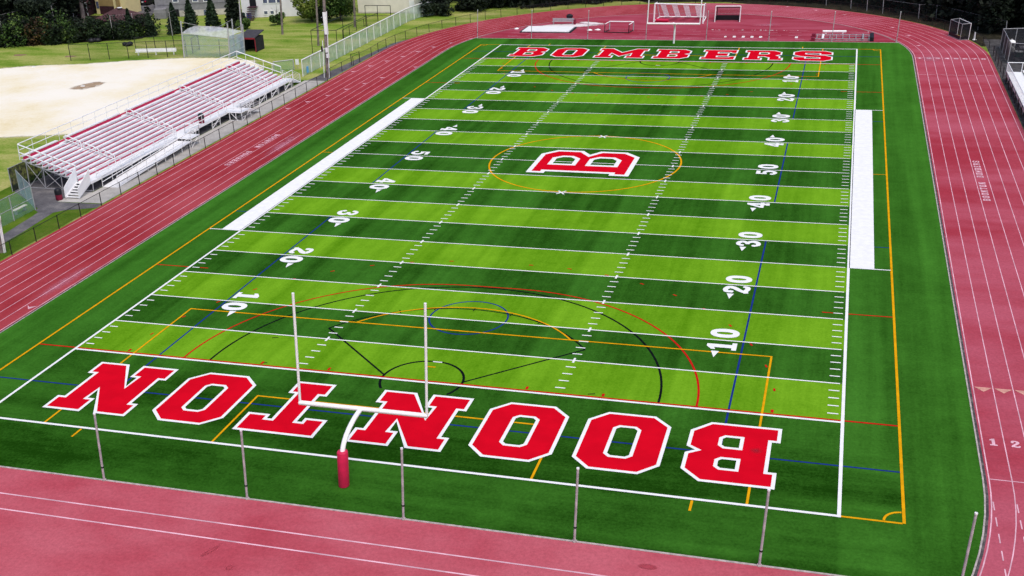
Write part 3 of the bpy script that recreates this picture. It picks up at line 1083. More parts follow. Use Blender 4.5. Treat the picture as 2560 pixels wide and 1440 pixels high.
def along(a, b, step):
    n = max(1, round(math.dist(a, b) / step))
    return [(a[0] + (b[0] - a[0]) * i / n, a[1] + (b[1] - a[1]) * i / n) for i in range(n + 1)]

fence('track_fence', along((-40.62, 2), (-40.62, 85.5), 3.05), 1.22, 'low black chain-link fence along the left straight of the track', 'mesh_black', 'black', .04)
fence('track_fence', [(-41.0, 87.2), (-41.0, 91), (-40.9, 94.6)] + [(40.95 * math.cos(R(a)), CF + 40.95 * math.sin(R(a))) for a in [186 - i * 4.27 for i in range(0, 43)]], 1.25,
      'low black chain-link fence curving round the far bend of the track', 'mesh_black', 'black', .04)
fence('track_fence', along((40.9, 106.5), (40.75, 40), 3.05), 1.3, 'low black chain-link fence along the right straight of the track', 'mesh_black', 'black', .045)
# small gate frame in the left fence
t = thing('fence_gate', (-41.2, 94.6, 0), 'small black gate frame in the track fence left of the far bend', 'gate')
MB().tube([(-41.3, 94.9, 0), (-41.3, 94.9, 1.5)], .05, 7).build('gate_post', M['black'], t)
MB().tube([(-40.85, 96.7, 0), (-40.85, 96.7, 1.5)], .05, 7).build('gate_post', M['black'], t)
MB().tube([(-41.3, 94.9, 1.45), (-40.85, 96.7, 1.45)], .03, 7).build('gate_rail', M['black'], t)
# tall slatted fence
fence('slatted_fence', along((-45.1, 87.6), (-45.2, 126.3), 2.75) + [(-44.9, 129.1), (-44.4, 131.8), (-42.6, 133.5)], 2.18,
      'tall fence with pale green slats and white posts beside the grass bank', 'mesh_slat', 'white_metal', .06, .03, .08, lean=.03)
g = MB().box(-45.02, -44.97, 88.7, 89.25, .25, 1.05)
tag(g.build('blue_sign', M['lblue'], None, (-45, 89, .25)), 'small light blue board on the near end of the slatted fence', 'sign')
fence('gate_fence', [(-50.4, 89.9), (-48.3, 91.6)], 1.35, 'short pale fence with thick white top rail behind the bleacher end', 'mesh_green', 'galv', .07, .03, .07)
t = thing('notice_sign', (-48.0, 92.2, 0), 'small white notice on the grass beside the slatted fence end', 'sign')
MB().tube([(-48.0, 92.2, 0), (-48.0, 92.2, 1.2)], .025, 6).build('post', M['galv'], t)
MB().box(-48.25, -47.75, 92.12, 92.17, .55, 1.3).build('board', M['white_paint'], t)
# green fence with gate panel at the left bottom
fence('green_fence', along((-46.15, 34.0), (-45.9, 22.0), 3.0), 2.3, 'tall pale green chain-link fence beside the asphalt path', 'mesh_green', 'galv', .05, .03, mid=True)
fence('screened_panel_fence', [(-46.25, 34.1), (-48.5, 36.0), (-50.8, 38.0)], 2.3, 'blue-grey screened fence panel closing the near end of the bleachers', 'mesh_blue', 'galv', .05, .03)
fence('windscreen_fence', along((-51.9, 38.3), (-51.9, 83.5), 4.5), 2.3, 'black windscreen fence standing behind the white bleachers', 'mesh_screen', 'galv', .04, .03)
t = thing('bench_board', (-47.0, 33.2, 0), 'cream plank bench behind the green fence', 'bench')
MB().box(-47.25, -46.9, 32.3, 34.0, .40, .46).build('seat', M['cream_wall'], t)
MB().box(-47.2, -46.95, 32.5, 32.6, 0, .40).build('leg', M['galv'], t)
MB().box(-47.2, -46.95, 33.7, 33.8, 0, .40).build('leg', M['galv'], t)

# ------------------------------------------------------------------ bleachers
BL = thing('bleachers', (-47, 61, 0), 'long white aluminium bleachers with red riser boards', 'bleachers')
Y0, Y1 = 39.6, 82.25
lx = lambda x, z: x + LEAN * z
aisles = [45.55, 56.25, 67.15, 78.2]
segs, y = [], Y0
for a in aisles:
    segs.append((y, a - .62))
    y = a + .62
segs.append((y, Y1))
rows = []
for k in range(10):
    xk = -51.12 + .617 * k + (-.22 if k == 0 else 0)
    rows.append((xk, 3.21 - .207 * k))
for k, (xk, zk_) in enumerate(rows):
    X = lx(xk, zk_)
    sg = segs if k < 9 else [(Y0, 44.9), (46.2, 49.5), (57.0, 59.3), (61.5, 65.0), (69.0, 77.5), (78.9, Y1)]
    for a, b in sg:
        g = MB()
        g.box(X - .16, X + .16, a, b, zk_ - .09, zk_)
        n = max(1, int((b - a) / 1.83))
        for i in range(n + 1):
            yy = a + .25 + (b - a - .5) * i / n
            g.box(X - .10, X + .06, yy - .02, yy + .02, zk_ - .40, zk_ - .09)
        g.build('seat_plank', M['seat'], BL)
    g = MB()
    g.box(X - .12, X + .44, Y0, Y1, zk_ - .44, zk_ - .40)
    g.build('footboard', M['grey_seat'], BL)
    MB().box(X + .09, X + .11, Y0, Y1, zk_ - (.13 if k == 0 else .235), zk_ - .11).build('back_plate', M['seat'], BL)
    g = MB()
    if k == 0:
        g.box(X + .13, X + .15, Y0, Y1, zk_ - .40, zk_ - .135)
    else:
        g.box(X + .115, X + .135, Y0, Y1, zk_ - .345, zk_ - .240)
        MB().box(X + .09, X + .11, Y0, Y1, zk_ - .40, zk_ - .345).build('toe_plate', M['seat'], BL)
    g.build('riser_board', M['red_board'], BL)
    if k < 9:
        for a in aisles:
            MB().box(X + .18, X + .46, a - .55, a + .55, zk_ - .40, zk_ - .30).build('aisle_step', M['seat'], BL)
# walkway
g = MB()
WX0, WX1 = -45.3, -43.95
g.box(lx(WX0, 1), lx(WX1, 1), 39.4, 82.35, .94, 1.0)
for yy in np.arange(39.4, 82.3, 1.0):
    g.box(lx(WX0, 1) + .01, lx(WX1, 1) - .01, yy - .02, yy + .02, .86, .94)
g.box(lx(WX1, 1) - .002, lx(WX1, 1) + .035, 39.4, 82.35, .80, 1.02)
g.build('walkway', M['white_metal'], BL)


def rail(name, p0, p1, n, heights, r=.03, mat='white_metal', post_r=.03, parent=BL, base=0.0):
    """posts from p0 to p1 (floor points) with rails at given heights"""
    g = MB()
    for i in range(n + 1):
        p = [p0[j] + (p1[j] - p0[j]) * i / n for j in range(3)]
        g.tube([(p[0], p[1], p[2] - base), (p[0] + LEAN * heights[-1], p[1], p[2] + heights[-1])], post_r, 6)
    for h in heights:
        g.tube([(p0[0] + LEAN * h, p0[1], p0[2] + h), (p1[0] + LEAN * h, p1[1], p1[2] + h)], r if h == heights[-1] else r * .8, 7)
    return g.build(name, M[mat], parent)

xr = lx(WX1, 1)
rail('guard_rail', (xr, 40.4, 1.0), (xr, 54.3, 1.0), 7, (.5, 1.07), .05)
rail('guard_rail', (xr, 56.3, 1.0), (xr, 65.3, 1.0), 5, (.5, 1.07), .05)
rail('guard_rail', (xr, 67.6, 1.0), (xr, 82.3, 1.0), 8, (.5, 1.07), .05)
xb = lx(-51.55, 2.8)
rail('back_rail', (xb, Y0, 2.8), (xb, Y1, 2.8), 21, (.93, 1.55), .045, post_r=.024)
for yy in (Y0 - .05, Y1 + .05):
    rail('end_rail', (xb, yy, 2.8), (lx(-45.5, .95), yy, .95), 5, (.75, 1.52), .06)
for a in aisles:
    for (x0, x1) in ((-50.75, -49.0), (-48.75, -47.1), (-46.85, -45.35)):
        z0, z1 = 3.21 - .207 * (x0 + 51.12) / .617 - .42, 3.21 - .207 * (x1 + 51.12) / .617 - .42
        g = MB()
        A0, A1 = lx(x0, z0), lx(x1, z1)
        g.tube([(A0, a, z0), (A0, a, z0 + .82), (A0 + .08, a, z0 + .92), (A1 - .08, a, z1 + .92), (A1, a, z1 + .82), (A1, a, z1)], .045, 7)
        g.tube([(A0, a, z0 + .5), (A1, a, z1 + .5)], .035, 7)
        g.build('aisle_handrail', M['white_metal'], BL)
# under-structure
for yy in np.linspace(Y0 + .05, Y1 - .05, 12):
    g = MB()
    for x, zt_ in ((-51.0, 2.72), (-49.2, 2.1), (-47.3, 1.45), (-45.4, .95), (-43.95, .95)):
        g.bar((x, yy, 0), (lx(x, zt_), yy, zt_), .07)
    g.bar((lx(-51.4, 2.75), yy, 2.72), (lx(-45.3, .9), yy, .80), .08, .12)
    g.bar((-51.0, yy, .05), (-43.95, yy, .05), .08)
    g.bar((-51.0, yy, .1), (lx(-49.2, 2.1), yy, 2.0), .05)
    g.bar((-49.2, yy, .1), (lx(-51.0, 2.6), yy, 2.5), .05)
    g.bar((-49.2, yy, .1), (lx(-47.3, 1.4), yy, 1.35), .05)
    g.bar((-47.3, yy, .1), (lx(-49.2, 2.0), yy, 1.95), .05)
    g.build('support_frame', M['galv'], BL)
for yy in (56.6, 61.9, 69.9, 73.2, 76.3, 80.0):
    g = MB()
    for q in (0, 1.75):
        g.bar((-43.92, yy + q, 0), (lx(-43.92, .9), yy + q, .9), .06)
    g.bar((-43.9, yy, .03), (lx(-43.9, .88), yy + 1.75, .88), .055)
    g.bar((-43.9, yy, .45), (-43.88, yy + 1.75, .45), .045)
    g.build('front_brace', M['white_metal'], BL)
# ramp with two rails
RX0, RX1 = -43.86, -42.2
g = MB()
pA, pB = 41.0, 54.5
zA, zB = .04, .72
for (x0, x1) in ((RX0, RX1),):
    v = [(x0, pA, zA), (x1, pA, zA), (x1, pB, zB), (x0, pB, zB)]
    g.add(v + [(a, b, c - .07) for a, b, c in v], [(0, 1, 2, 3), (7, 6, 5, 4), (0, 4, 5, 1), (1, 5, 6, 2), (2, 6, 7, 3), (3, 7, 4, 0)])
for i in range(9):
    yy = pA + .5 + (pB - pA - .7) * i / 8
    zz = zA + (zB - zA) * (yy - pA) / (pB - pA)
    if zz > .12:
        for x in (RX0 + .05, RX1 - .05):
            g.bar((x, yy, 0), (x, yy, zz - .07), .05)
g.build('ramp', M['white_metal'], BL)
g = MB()
g.box(RX0 - .4, RX1 + .05, 54.5, 56.3, .93, .99)
for x in (RX0, RX1):
    for yy in (54.6, 56.2):
        g.bar((x, yy, 0), (x, yy, .93), .06)
g.bar((RX1, 54.6, .05), (RX1, 56.2, .9), .05)
g.build('ramp_landing', M['white_metal'], BL)
for x in (RX0, RX1):
    rail('ramp_rail', (x, pA, zA), (x, pB, zB), 8, (.45, 1.05), .05)
rail('ramp_rail', (RX1, 54.5, 1.0), (RX1, 56.3, 1.0), 1, (.5, 1.05), .05)
rail('ramp_rail', (RX1, 56.3, 1.0), (xr, 56.3, 1.0), 1, (.5, 1.05), .05)
# middle landing
g = MB()
g.box(xr + .04, -42.0, 65.3, 67.5, .94, 1.0)
for x in (-43.6, -42.8, -42.05):
    g.bar((x, 65.35, 0), (x, 65.35, .94), .06)
g.bar((-42.05, 67.4, 0), (-42.05, 67.4, .94), .06)
g.bar((-43.8, 65.35, .04), (-42.0, 65.35, .04), .06)
g.bar((-43.4, 65.35, .9), (-42.6, 65.35, .08), .05)
g.bar((-42.02, 65.4, .05), (-42.02, 67.4, .9), .05)
g.bar((-42.02, 65.4, .45), (-42.02, 67.4, .45), .045)
g.build('landing', M['white_metal'], BL)
rail('landing_rail', (xr, 65.35, 1.0), (-42.05, 65.35, 1.0), 2, (.5, 1.07), .05)
rail('landing_rail', (-42.05, 65.35, 1.0), (-42.05, 67.5, 1.0), 1, (.5, 1.07), .05)


def stair(x0, x1, ya, za, yb, zb_, n, solid):
    """flight going from (ya, za) down to (yb, zb)"""
    st = MB()
    for i in range(n):
        f = (i + .5) / n
        y_, z_ = ya + (yb - ya) * (i + .35) / n, za + (zb_ - za) * (i + .6) / n
        st.box(x0, x1, y_ - .13, y_ + .13, z_ - .04, z_)
    s = st.build('stair', M['white_metal'], BL)
    for x in (x0, x1):
        p = MB()
        p.bar((x, ya, za - .08), (x, yb, zb_ + .04), .05, .16)
        s.data.materials[0]
        p.build('stringer', M['white_metal'], s)
    for x in (x0, x1):
        p = MB()
        xx = x + (.04 if x == x1 else -.04)
        if solid:
            t_ = .025
            a, b = (xx, ya, za), (xx, yb, zb_)
            v = [(xx - t_, ya, za + .02), (xx - t_, yb, zb_ + .05), (xx - t_ + LEAN, yb, zb_ + 1.0), (xx - t_ + LEAN, ya, za + 1.3)]
            v += [(c[0] + 2 * t_, c[1], c[2]) for c in v]
            p.add(v, [(0, 1, 2, 3), (7, 6, 5, 4), (0, 4, 5, 1), (1, 5, 6, 2), (2, 6, 7, 3), (3, 7, 4, 0)])
            p.build('side_panel', M['white_paint'], s)
        else:
            for h in (.2, .4, .6, .8, 1.0):
                p.tube([(xx, ya, za + h), (xx, yb, zb_ + h + .08)], .022, 6)
            p.tube([(xx, ya, za), (xx, ya, za + 1.05)], .03, 6)
            p.tube([(xx, yb, zb_), (xx, yb, zb_ + 1.1)], .03, 6)
            p.build('side_rail', M['white_metal'], s)
    return s

stair(-45.35, -43.95, 39.4, 1.0, 37.35, .05, 6, True)
stair(-45.2, -43.9, 82.4, 1.0, 84.3, .05, 6, False)
stair(-43.6, -42.1, 67.55, 1.0, 69.7, .05, 6, False)


def bin_(x, y, z, label):
    t = thing('trash_bin', (x, y, z), label, 'trash bin', 'black and maroon trash bins')
    MB().lathe(x, y, [(.28, z), (.31, z + .04), (.31, z + .52)], 18).build('body', M['maroon'], t)
    MB().lathe(x, y, [(.325, z + .52), (.33, z + .85), (.30, z + .98), (.2, z + 1.08), (.05, z + 1.12)], 18).build('lid', M['blackp'], t)
    return t

bin_(-45.75, 36.95, 0, 'black and maroon trash bin on the ground beside the near stairs')
bin_(-44.35, 60.6, 1.0, 'black and maroon trash bin up on the bleacher walkway')

# ------------------------------------------------------------------ utility and field poles
def wood_pole(name, x, y, h, r, label, cat='utility pole', mat='wood', group=None):
    t = thing(name, (x, y, 0), label, cat, group)
    MB().tube([lp(x, y, -.1), lp(x, y, h)], r, 12, r * .75).build('shaft', M[mat], t)
    return t

t = wood_pole('utility_pole', -41.55, 87.55, 12, .23, 'thick brown wooden utility pole with white conduits beside the track')
MB().tube([lp(-41.9, 87.3, 0), lp(-41.9, 87.3, 4.8)], .055, 8).build('conduit', M['white_paint'], t)
MB().tube([lp(-41.22, 87.4, 0), lp(-41.22, 87.4, 8.5)], .06, 8).build('conduit', M['white_metal'], t)
MB().box(-41.18, -40.8, 87.25, 87.6, 5.6, 8.4).build('junction_box', M['white_paint'], t)
MB().box(-41.25, -40.95, 87.2, 87.5, 2.6, 3.1).build('junction_box', M['white_metal'], t)
MB().box(-41.3, -41.08, 87.2, 87.45, 3.3, 3.9).build('junction_box', M['white_metal'], t)
MB().box(-41.85, -41.65, 87.1, 87.35, 3.4, 4.1).build('meter_box', M['blackp'], t)
for z in (6.2, 7.0, 7.9):
    MB().tube([lp(-41.9, 87.2, z - .15), lp(-41.55, 87.4, z)], .03, 6).build('step_peg', M['galv'], t)
t = wood_pole('utility_pole', -41.95, 24.1, 12, .22, 'weathered wooden utility pole with white conduit at the left picture edge')
MB().tube([lp(-41.62, 24.1, 0), lp(-41.62, 24.1, 6)], .07, 8).build('conduit', M['white_paint'], t)
MB().tube([lp(-41.62, 23.95, 0), lp(-41.62, 23.95, 6)], .05, 8).build('conduit', M['white_metal'], t)
MB().lathe(lx(-41.55, 2.6), 23.9, [(.08, 2.75), (.2, 2.85), (.2, 3.2), (.08, 3.3)], 12).build('junction_box', M['white_paint'], t)
MB().box(-41.85, -41.55, 23.75, 23.85, 3.5, 4.3).build('sign_board', M['maroon'], t)
for (x, y, l, r, c) in ((-61.9, 115.7, 'slim grey pole on the grass in front of the white house', .17, 'wood'), (-52.0, 107.5, 'slim grey pole on the grass inside the batting cage', .16, 'wood'),
                     (-52.4, 122.2, 'slim grey pole on the grass in front of the pale building', .19, 'wood'), (-61.8, 102.6, 'pale double pole rising behind the backstop', .12, 'pole_grey')):
    wood_pole('field_pole', x, y, 11, r, l, 'pole', c, 'tall poles on the grass')

# batting cage, black pipe
t = thing('batting_cage', (-48, 102, 0), 'open black pipe frame of a batting cage on the grass', 'batting cage')
c_ = [(-50.1, 101.4), (-46.3, 101.6), (-46.4, 113.0), (-50.3, 112.9)]
for x, y in c_ + [(-50.2, 106.8)]:
    MB().tube([(x, y, 0), (x + .1, y, 3.4)], .045, 7).build('post', M['black'], t)
g = MB()
for a, b in zip(c_, c_[1:] + c_[:1]):
    g.tube([(a[0] + .1, a[1], 3.4), (b[0] + .1, b[1], 3.4)], .045, 7)
g.build('top_frame', M['black'], t)
t = thing('pipe_frame', (-50.7, 122.7, 0), 'tall black pipe frame against the pale building', 'pipe frame')
for x in (-50.7, -48.6, -46.4):
    MB().tube([(x, 122.7, 0), (x + .1, 122.7, 3.3)], .05, 7).build('post', M['black'], t)
MB().tube([(-50.6, 122.7, 3.3), (-46.3, 122.7, 3.3)], .05, 7).build('top_rail', M['black'], t)
MB().tube([(-50.6, 122.7, 1.7), (-46.3, 122.7, 1.7)], .04, 7).build('top_rail', M['black'], t)
fence('outfield_fence', [(-50.4, 112.9), (-50.7, 116.1), (-50.9, 119.3), (-50.95, 122.5), (-50.6, 127.5)], 1.25, 'low black fence running from the batting cage to the pale building', 'mesh_black', 'black', .045, .04)

# ------------------------------------------------------------------ baseball corner
fence('dugout_fence', along((-85.3, 94.4), (-68.7, 98.6), 2.8), 2.35, 'black chain-link fence in front of the white players bench', 'mesh_black', 'black', .05, .035)
fence('dugout_fence', [(-78.6, 100.9), (-75.7, 101.6), (-73.0, 102.4), (-69.3, 103.2), (-68.9, 100.6)], 2.2, 'black chain-link fence behind the white players bench', 'mesh_black', 'black', .05, .035)
t = thing('players_bench', (-74.2, 99.3, 0), 'long white aluminium players bench with backrest on the grass', 'bench')
d_ = Vector((6.1, 1.12, 0)).normalized()
n_ = Vector((-d_.y, d_.x, 0))
P0 = Vector((-77.3, 98.75, 0))
def along_bench(a, b, off, z, w, h, name):
    MB().bar(P0 + d_ * a + n_ * off + Vector((0, 0, z)), P0 + d_ * b + n_ * off + Vector((0, 0, z)), w, h).build(name, M['white_paint'], t)
along_bench(0, 6.2, 0, .46, .28, .05, 'seat')
along_bench(0, 6.2, .2, .72, .05, .40, 'backrest')
for a in (.4, 3.1, 5.8):
    along_bench(a, a + .08, 0, .22, .3, .44, 'leg')

BS = thing('backstop', (-65, 99, 0), 'tall grey chain-link baseball backstop with a curved hood', 'backstop')
pL, pM, pN, pR = (-68.75, 97.9), (-63.5, 98.9), (-61.7, 98.5), (-60.9, 101.4)
for (p, h) in ((pL, 5.2), (pN, 4.8), (pR, 4.2), ((-62.6, 101.5), 4.9)):
    MB().tube([lp(p[0], p[1], 0), lp(p[0], p[1], h)], .095, 8).build('post', M['galv'], BS)
MB().tube([lp(*pM, 0), lp(*pM, 2.5)], .04, 7).build('post', M['black'], BS)
g = MB()
g.quad(lp(*pL, .05), lp(*pN, .05), lp(*pN, 2.6), lp(*pL, 3.5))
g.build('mesh_panel', M['mesh_grey'], BS)
g = MB()
g.quad(lp(*pN, .05), lp(*pR, .05), lp(*pR, 3.0), lp(*pN, 3.0))
g.build('side_mesh', M['mesh_blue'], BS)
g = MB()
nn = 12
v = []
for i in range(nn + 1):
    f = i / nn
    a = Vector(lp(*pL, 3.5)).lerp(Vector(lp(*pN, 2.7)), f)
    top = Vector((pL[0] + 1.9, pL[1] + .6, 4.35)).lerp(Vector((pR[0] + .1, pR[1], 3.15)), f)
    top.z += .25 * math.sin(math.pi * f)
    v += [a, (a + top) / 2 + Vector((0, 0, .18)), top]
fs = []
for i in range(nn):
    for j in (0, 1):
        fs.append((3 * i + j, 3 * i + 3 + j, 3 * i + 4 + j, 3 * i + 1 + j))
g.add(v, fs, True)
g.build('hood_mesh', M['mesh_hood'], BS)
g = MB()
g.tube(v[2::3], .045, 6)
g.tube(v[0::3], .03, 6)
g.tube([lp(*pL, 1.7), lp(*pN, 1.7)], .025, 6)
for h in (1.0, 2.0, 3.0):
    g.tube([lp(*pN, h - .6), lp(*pR, h)], .035, 6)
g.tube([lp(*pL, 5.1), v[8]], .02, 5)
g.tube([lp(-62.6, 101.5, 4.8), v[20]], .02, 5)
g.tube([lp(*pR, 4.1), v[32]], .02, 5)
g.build('frame_pipe', M['galv'], BS)

DG = thing('dugout', (-61, 103.5, 0), 'small dark dugout with grey roof and red trim', 'dugout')
g = MB()
g.box(-61.9, -59.5, 104.8, 104.95, 0, 2.0)
g.box(-61.95, -61.8, 102.3, 104.8, 0, 2.0)
g.build('wall', M['dugout_in'], DG)
MB().box(-59.65, -59.5, 102.4, 104.8, 0, 2.0).build('wall', M['dugout_in'], DG)
MB().box(-59.60, -59.48, 102.30, 102.4, 0, 2.0).build('corner_post', M['red_trim'], DG)
g = MB()
v = [(-62.1, 102.1, 2.0), (-59.4, 102.1, 2.0), (-59.4, 105.2, 2.6), (-62.1, 105.2, 2.6)]
g.add(v + [(a, b, c + .12) for a, b, c in v], [(3, 2, 1, 0), (4, 5, 6, 7), (0, 1, 5, 4), (1, 2, 6, 5), (2, 3, 7, 6), (3, 0, 4, 7)])
g.build('roof', M['dugout_roof'], DG)
MB().box(-62.1, -59.4, 102.02, 102.08, 1.88, 2.1).build('fascia', M['red_trim'], DG)
MB().box(-61.6, -59.8, 104.2, 104.6, .4, .46).build('bench_seat', M['black'], DG)

# ------------------------------------------------------------------ things on the far apron
t = thing('pit_cover', (-20.4, 121, 0), 'flat white cover on a black frame over the sand pit', 'pit cover')
MB().box(-24.3, -16.4, 118.9, 123.3, 0, .10).build('frame', M['blackp'], t)
MB().box(-23.95, -16.75, 119.05, 123.15, .10, .20).build('cover', M['pit_cover'], t)
t = thing('slatted_bench', (-19.2, 126, 0), 'grey slatted bench with back on the spilt sand', 'bench')
g = MB()
for i in range(3):
    g.box(-20.9, -17.5, 125.55 + i * .14, 125.66 + i * .14, .42, .46)
g.build('seat', M['galv'], t)
g = MB()
for i in range(4):
    g.box(-20.9, -17.5, 126.02, 126.06, .50 + i * .11, .58 + i * .11)
g.build('backrest', M['galv'], t)
for x in (-20.7, -17.7):
    g = MB()
    g.box(x - .03, x + .03, 125.55, 125.6, 0, .42)
    g.box(x - .03, x + .03, 126.0, 126.05, 0, .92)
    g.build('leg', M['galv'], t)
MB().box(-17.5, -17.2, 125.6, 126.05, 0, .75).build('end_panel', M['maroon'], t)
g = MB().ball((-19.2, 130.2, .42), .5, .85, 14)
for a in range(5):
    g.ball((-19.2 + .32 * math.cos(a * 1.3), 130.2 + .3 * math.sin(a * 1.3), .5), .25, 1, 10)
tag(g.build('ball_bag', M['blackp'], None, (-19.2, 130.2, 0)), 'round black bag lying behind the slatted bench', 'bag')
for i, (x, y, l) in enumerate(((-25.6, 121.9, 'white scrap lying left of the white pit cover'), (-14.1, 121.4, 'smaller white scrap just right of the white pit cover'), (-12.9, 121.7, 'larger white scrap left of the small goal'))):
    g = MB()
    n = 9
    pts = [(x + (.34 + .14 * math.sin(k * 2.4 + i)) * math.cos(2 * math.pi * k / n) * 1.1, y + (.4 + .1 * math.cos(k * 1.7)) * math.sin(2 * math.pi * k / n), .004) for k in range(n)]
    g.add(pts + [((p[0] + x) / 2, (p[1] + y) / 2, .11 + .03 * math.sin(k)) for k, p in enumerate(pts)] + [(x, y, .15)],
          [(k, (k + 1) % n, n + (k + 1) % n, n + k) for k in range(n)] + [(n + k, n + (k + 1) % n, 2 * n) for k in range(n)])
    tag(g.build('plastic_scrap', M['white_paint'], None, (x, y, 0)), l, 'scrap', 'white scraps on the far apron')


def goal(name, fl, fr, bl, br, h, hb, label, rf, net, frame='white_paint', back_frame=None, boards=None, stripes=0, cat='goal', post=None, back_top=True):
    """fl, fr: feet of the front posts, bl, br: back corners on the ground; hb: height of the back top bar (0: net slopes to the ground)"""
    c = ((fl[0] + fr[0] + bl[0] + br[0]) / 4, (fl[1] + fr[1] + bl[1] + br[1]) / 4, 0)
    t = thing(name, c, label, cat)
    bm = back_frame or frame
    for p in (fl, fr):
        MB().tube([lp(*p, 0), lp(*p, h)], rf, 9).build('post', M[post or frame], t)
    MB().tube([lp(*fl, h), lp(*fr, h)], rf, 9).build('crossbar', M[frame], t)
    MB().tube([lp(*bl, rf), lp(*br, rf)], rf * .7, 7).build('ground_bar', M[bm], t)
    for a, b in ((fl, bl), (fr, br)):
        MB().tube([lp(*a, rf), lp(*b, rf)], rf * .7, 7).build('ground_bar', M[bm], t)
    if hb:
        for p in (bl, br):
            MB().tube([lp(*p, 0), lp(*p, hb)], rf * .7, 7).build('back_post', M[bm], t)
        if back_top:
            MB().tube([lp(*bl, hb), lp(*br, hb)], rf * .7, 7).build('back_bar', M[bm], t)
        for a, b in ((fl, bl), (fr, br)):
            MB().tube([lp(*a, h), lp(*b, hb)], rf * .7, 7).build('side_bar', M[bm if back_top else frame], t)
    else:
        for a, b in ((fl, bl), (fr, br)):
            ab = (a[0] + (b[0] - a[0]) * .35, a[1] + (b[1] - a[1]) * .35)
            MB().tube([lp(*a, h), lp(*ab, h - .03), lp(*b, .05)], rf * .7, 7).build('side_bar', M[bm], t)
    if net:
        g = MB()
        z = hb or .06
        g.quad(lp(*fl, .05), lp(*bl, .05), lp(*bl, max(z, .06)), lp(*fl, h))
        g.quad(lp(*fr, .05), lp(*br, .05), lp(*br, max(z, .06)), lp(*fr, h))
        g.quad(lp(*bl, .05), lp(*br, .05), lp(*br, z), lp(*bl, z)) if hb else None
        g.quad(lp(*bl, z), lp(*br, z), lp(*fr, h), lp(*fl, h))
        g.build('net', M[net], t)
    for i in range(stripes):
        f0, f1 = (i + .12 + .35) / (stripes + .3), (i + .12 + .82) / (stripes + .3)
        L = lambda a, b, f: (a[0] + (b[0] - a[0]) * f, a[1] + (b[1] - a[1]) * f)
        g = MB()
        z = hb or .06
        B0, B1, F0, F1 = L(bl, br, f0), L(bl, br, f1), L(fl, fr, f0), L(fl, fr, f1)
        e = .03
        g.quad(lp(*B0, z + e), lp(*B1, z + e), lp(*F1, h - .05 + e), lp(*F0, h - .05 + e))
        g.build('net_stripe', M['net_stripe'], t)
    if boards:
        g = MB()
        d = Vector((br[0] - bl[0], br[1] - bl[1], 0)).normalized()
        nrm = Vector((-d.y, d.x, 0)) * -.03
        a, b = Vector((*bl, .0)) + nrm, Vector((*br, .0)) + nrm
        g.bar(a + Vector((0, 0, boards / 2)), b + Vector((0, 0, boards / 2)), .04, boards)
        for p, q in ((fl, bl), (fr, br)):
            g.bar(Vector((*p, boards / 2)), Vector((*q, boards / 2)), .04, boards)
        g.build('backboard', M['blackp'], t)
    return t

goal('soccer_goal', (-5.55, 128.4), (2.05, 127.3), (-5.25, 132.2), (1.95, 132.2), 2.75, 0, 'full-size white soccer goal with striped net behind the far crossbar', .12, 'net', stripes=4, cat='soccer goal')
goal('hockey_goal', (3.65, 128.7), (7.35, 128.8), (3.75, 130.3), (7.25, 130.4), 2.35, 1.9, 'white framed goal with black backboards right of the soccer goal', .08, 'net_dark', back_frame='black', boards=.75, cat='hockey goal')
goal('small_goal', (-11.05, 121.4), (-7.45, 121.3), (-11.4, 119.5), (-7.75, 119.2), 1.3, 1.25, 'small low goal with dark front frame and white top bar', .085, None, back_frame='black', cat='small goal', post='galv', back_top=False)
goal('hockey_goal', (38.75, 116.8), (37.55, 120.5), (37.65, 116.5), (36.4, 119.8), 2.2, 2.15, 'grey framed field hockey goal parked on the track by the right fence', .045, 'net_dark', frame='white_metal', back_frame='galv', boards=.5, cat='hockey goal')
# pink pad lying in the soccer goal
g = MB().tube([(-5.25, 128.55, .26), (-3.3, 128.3, .26)], .24, 14)
tag(g.build('rolled_pad', M['pad'], None, (-4.3, 128.4, 0)), 'pink cylindrical pad lying at the foot of the soccer goal', 'pad')
t = thing('padded_post', (39.5, 116.9, 0), 'short white padded post beside the right hockey goal', 'post')
MB().tube([lp(39.5, 116.9, 0), lp(39.5, 116.9, 1.0)], .13, 12).build('pad', M['white_paint'], t)
MB().lathe(39.5, 116.9, [(.26, 0), (.26, .06), (.14, .12)], 14).build('base', M['white_metal'], t)
sq = ['leftmost of the white blocks on the far apron, faint and smallest', 'second white block from the left on the far apron', 'third white block from the left on the far apron',
      'fourth white block from the left on the far apron', 'fifth white block from the left on the far apron', 'white block standing alone left of the lying metal frame']
for i, (x, l) in enumerate(zip((6.5, 7.75, 9.0, 10.2, 11.4, 16.3), sq)):
    s = .14 if i == 0 else .2
    t = thing('marker_block', (x, 117, 0), l, 'marker block', 'white blocks on the far apron')
    g = MB()
    g.box(x - s, x + s, 117 - s, 117 + s * 2.3, 0, .07)
    g.box(x - s * .8, x + s * .8, 117 - s * .8, 117 + s * 2.1, .07, .12)
    g.build('block', M['white_paint'], t)
    MB().box(x - .04, x + .04, 116.95, 117.2, .12, .14).build('grip', M['galv'], t)
t = thing('metal_frame', (22.6, 116.5, 0), 'long ladder-like metal frame with black end boxes lying on the apron', 'metal frame')
g = MB()
for y in (115.15, 118.2):
    g.bar((18.9, y, .3), (26.1, y, .3), .09)
for y in (115.15, 118.2):
    g.bar((18.9, y, .07), (26.1, y, .07), .06)
g.build('side_rail', M['galv'], t)
for i in range(9):
    x = 19.1 + i * .86
    MB().bar((x, 115.1, .3), (x, 118.25, .3), .08).build('rung', M['galv'], t)
MB().bar((19.9, 115.1, .33), (19.9, 118.25, .33), .3, .06).build('rung', M['white_paint'], t)
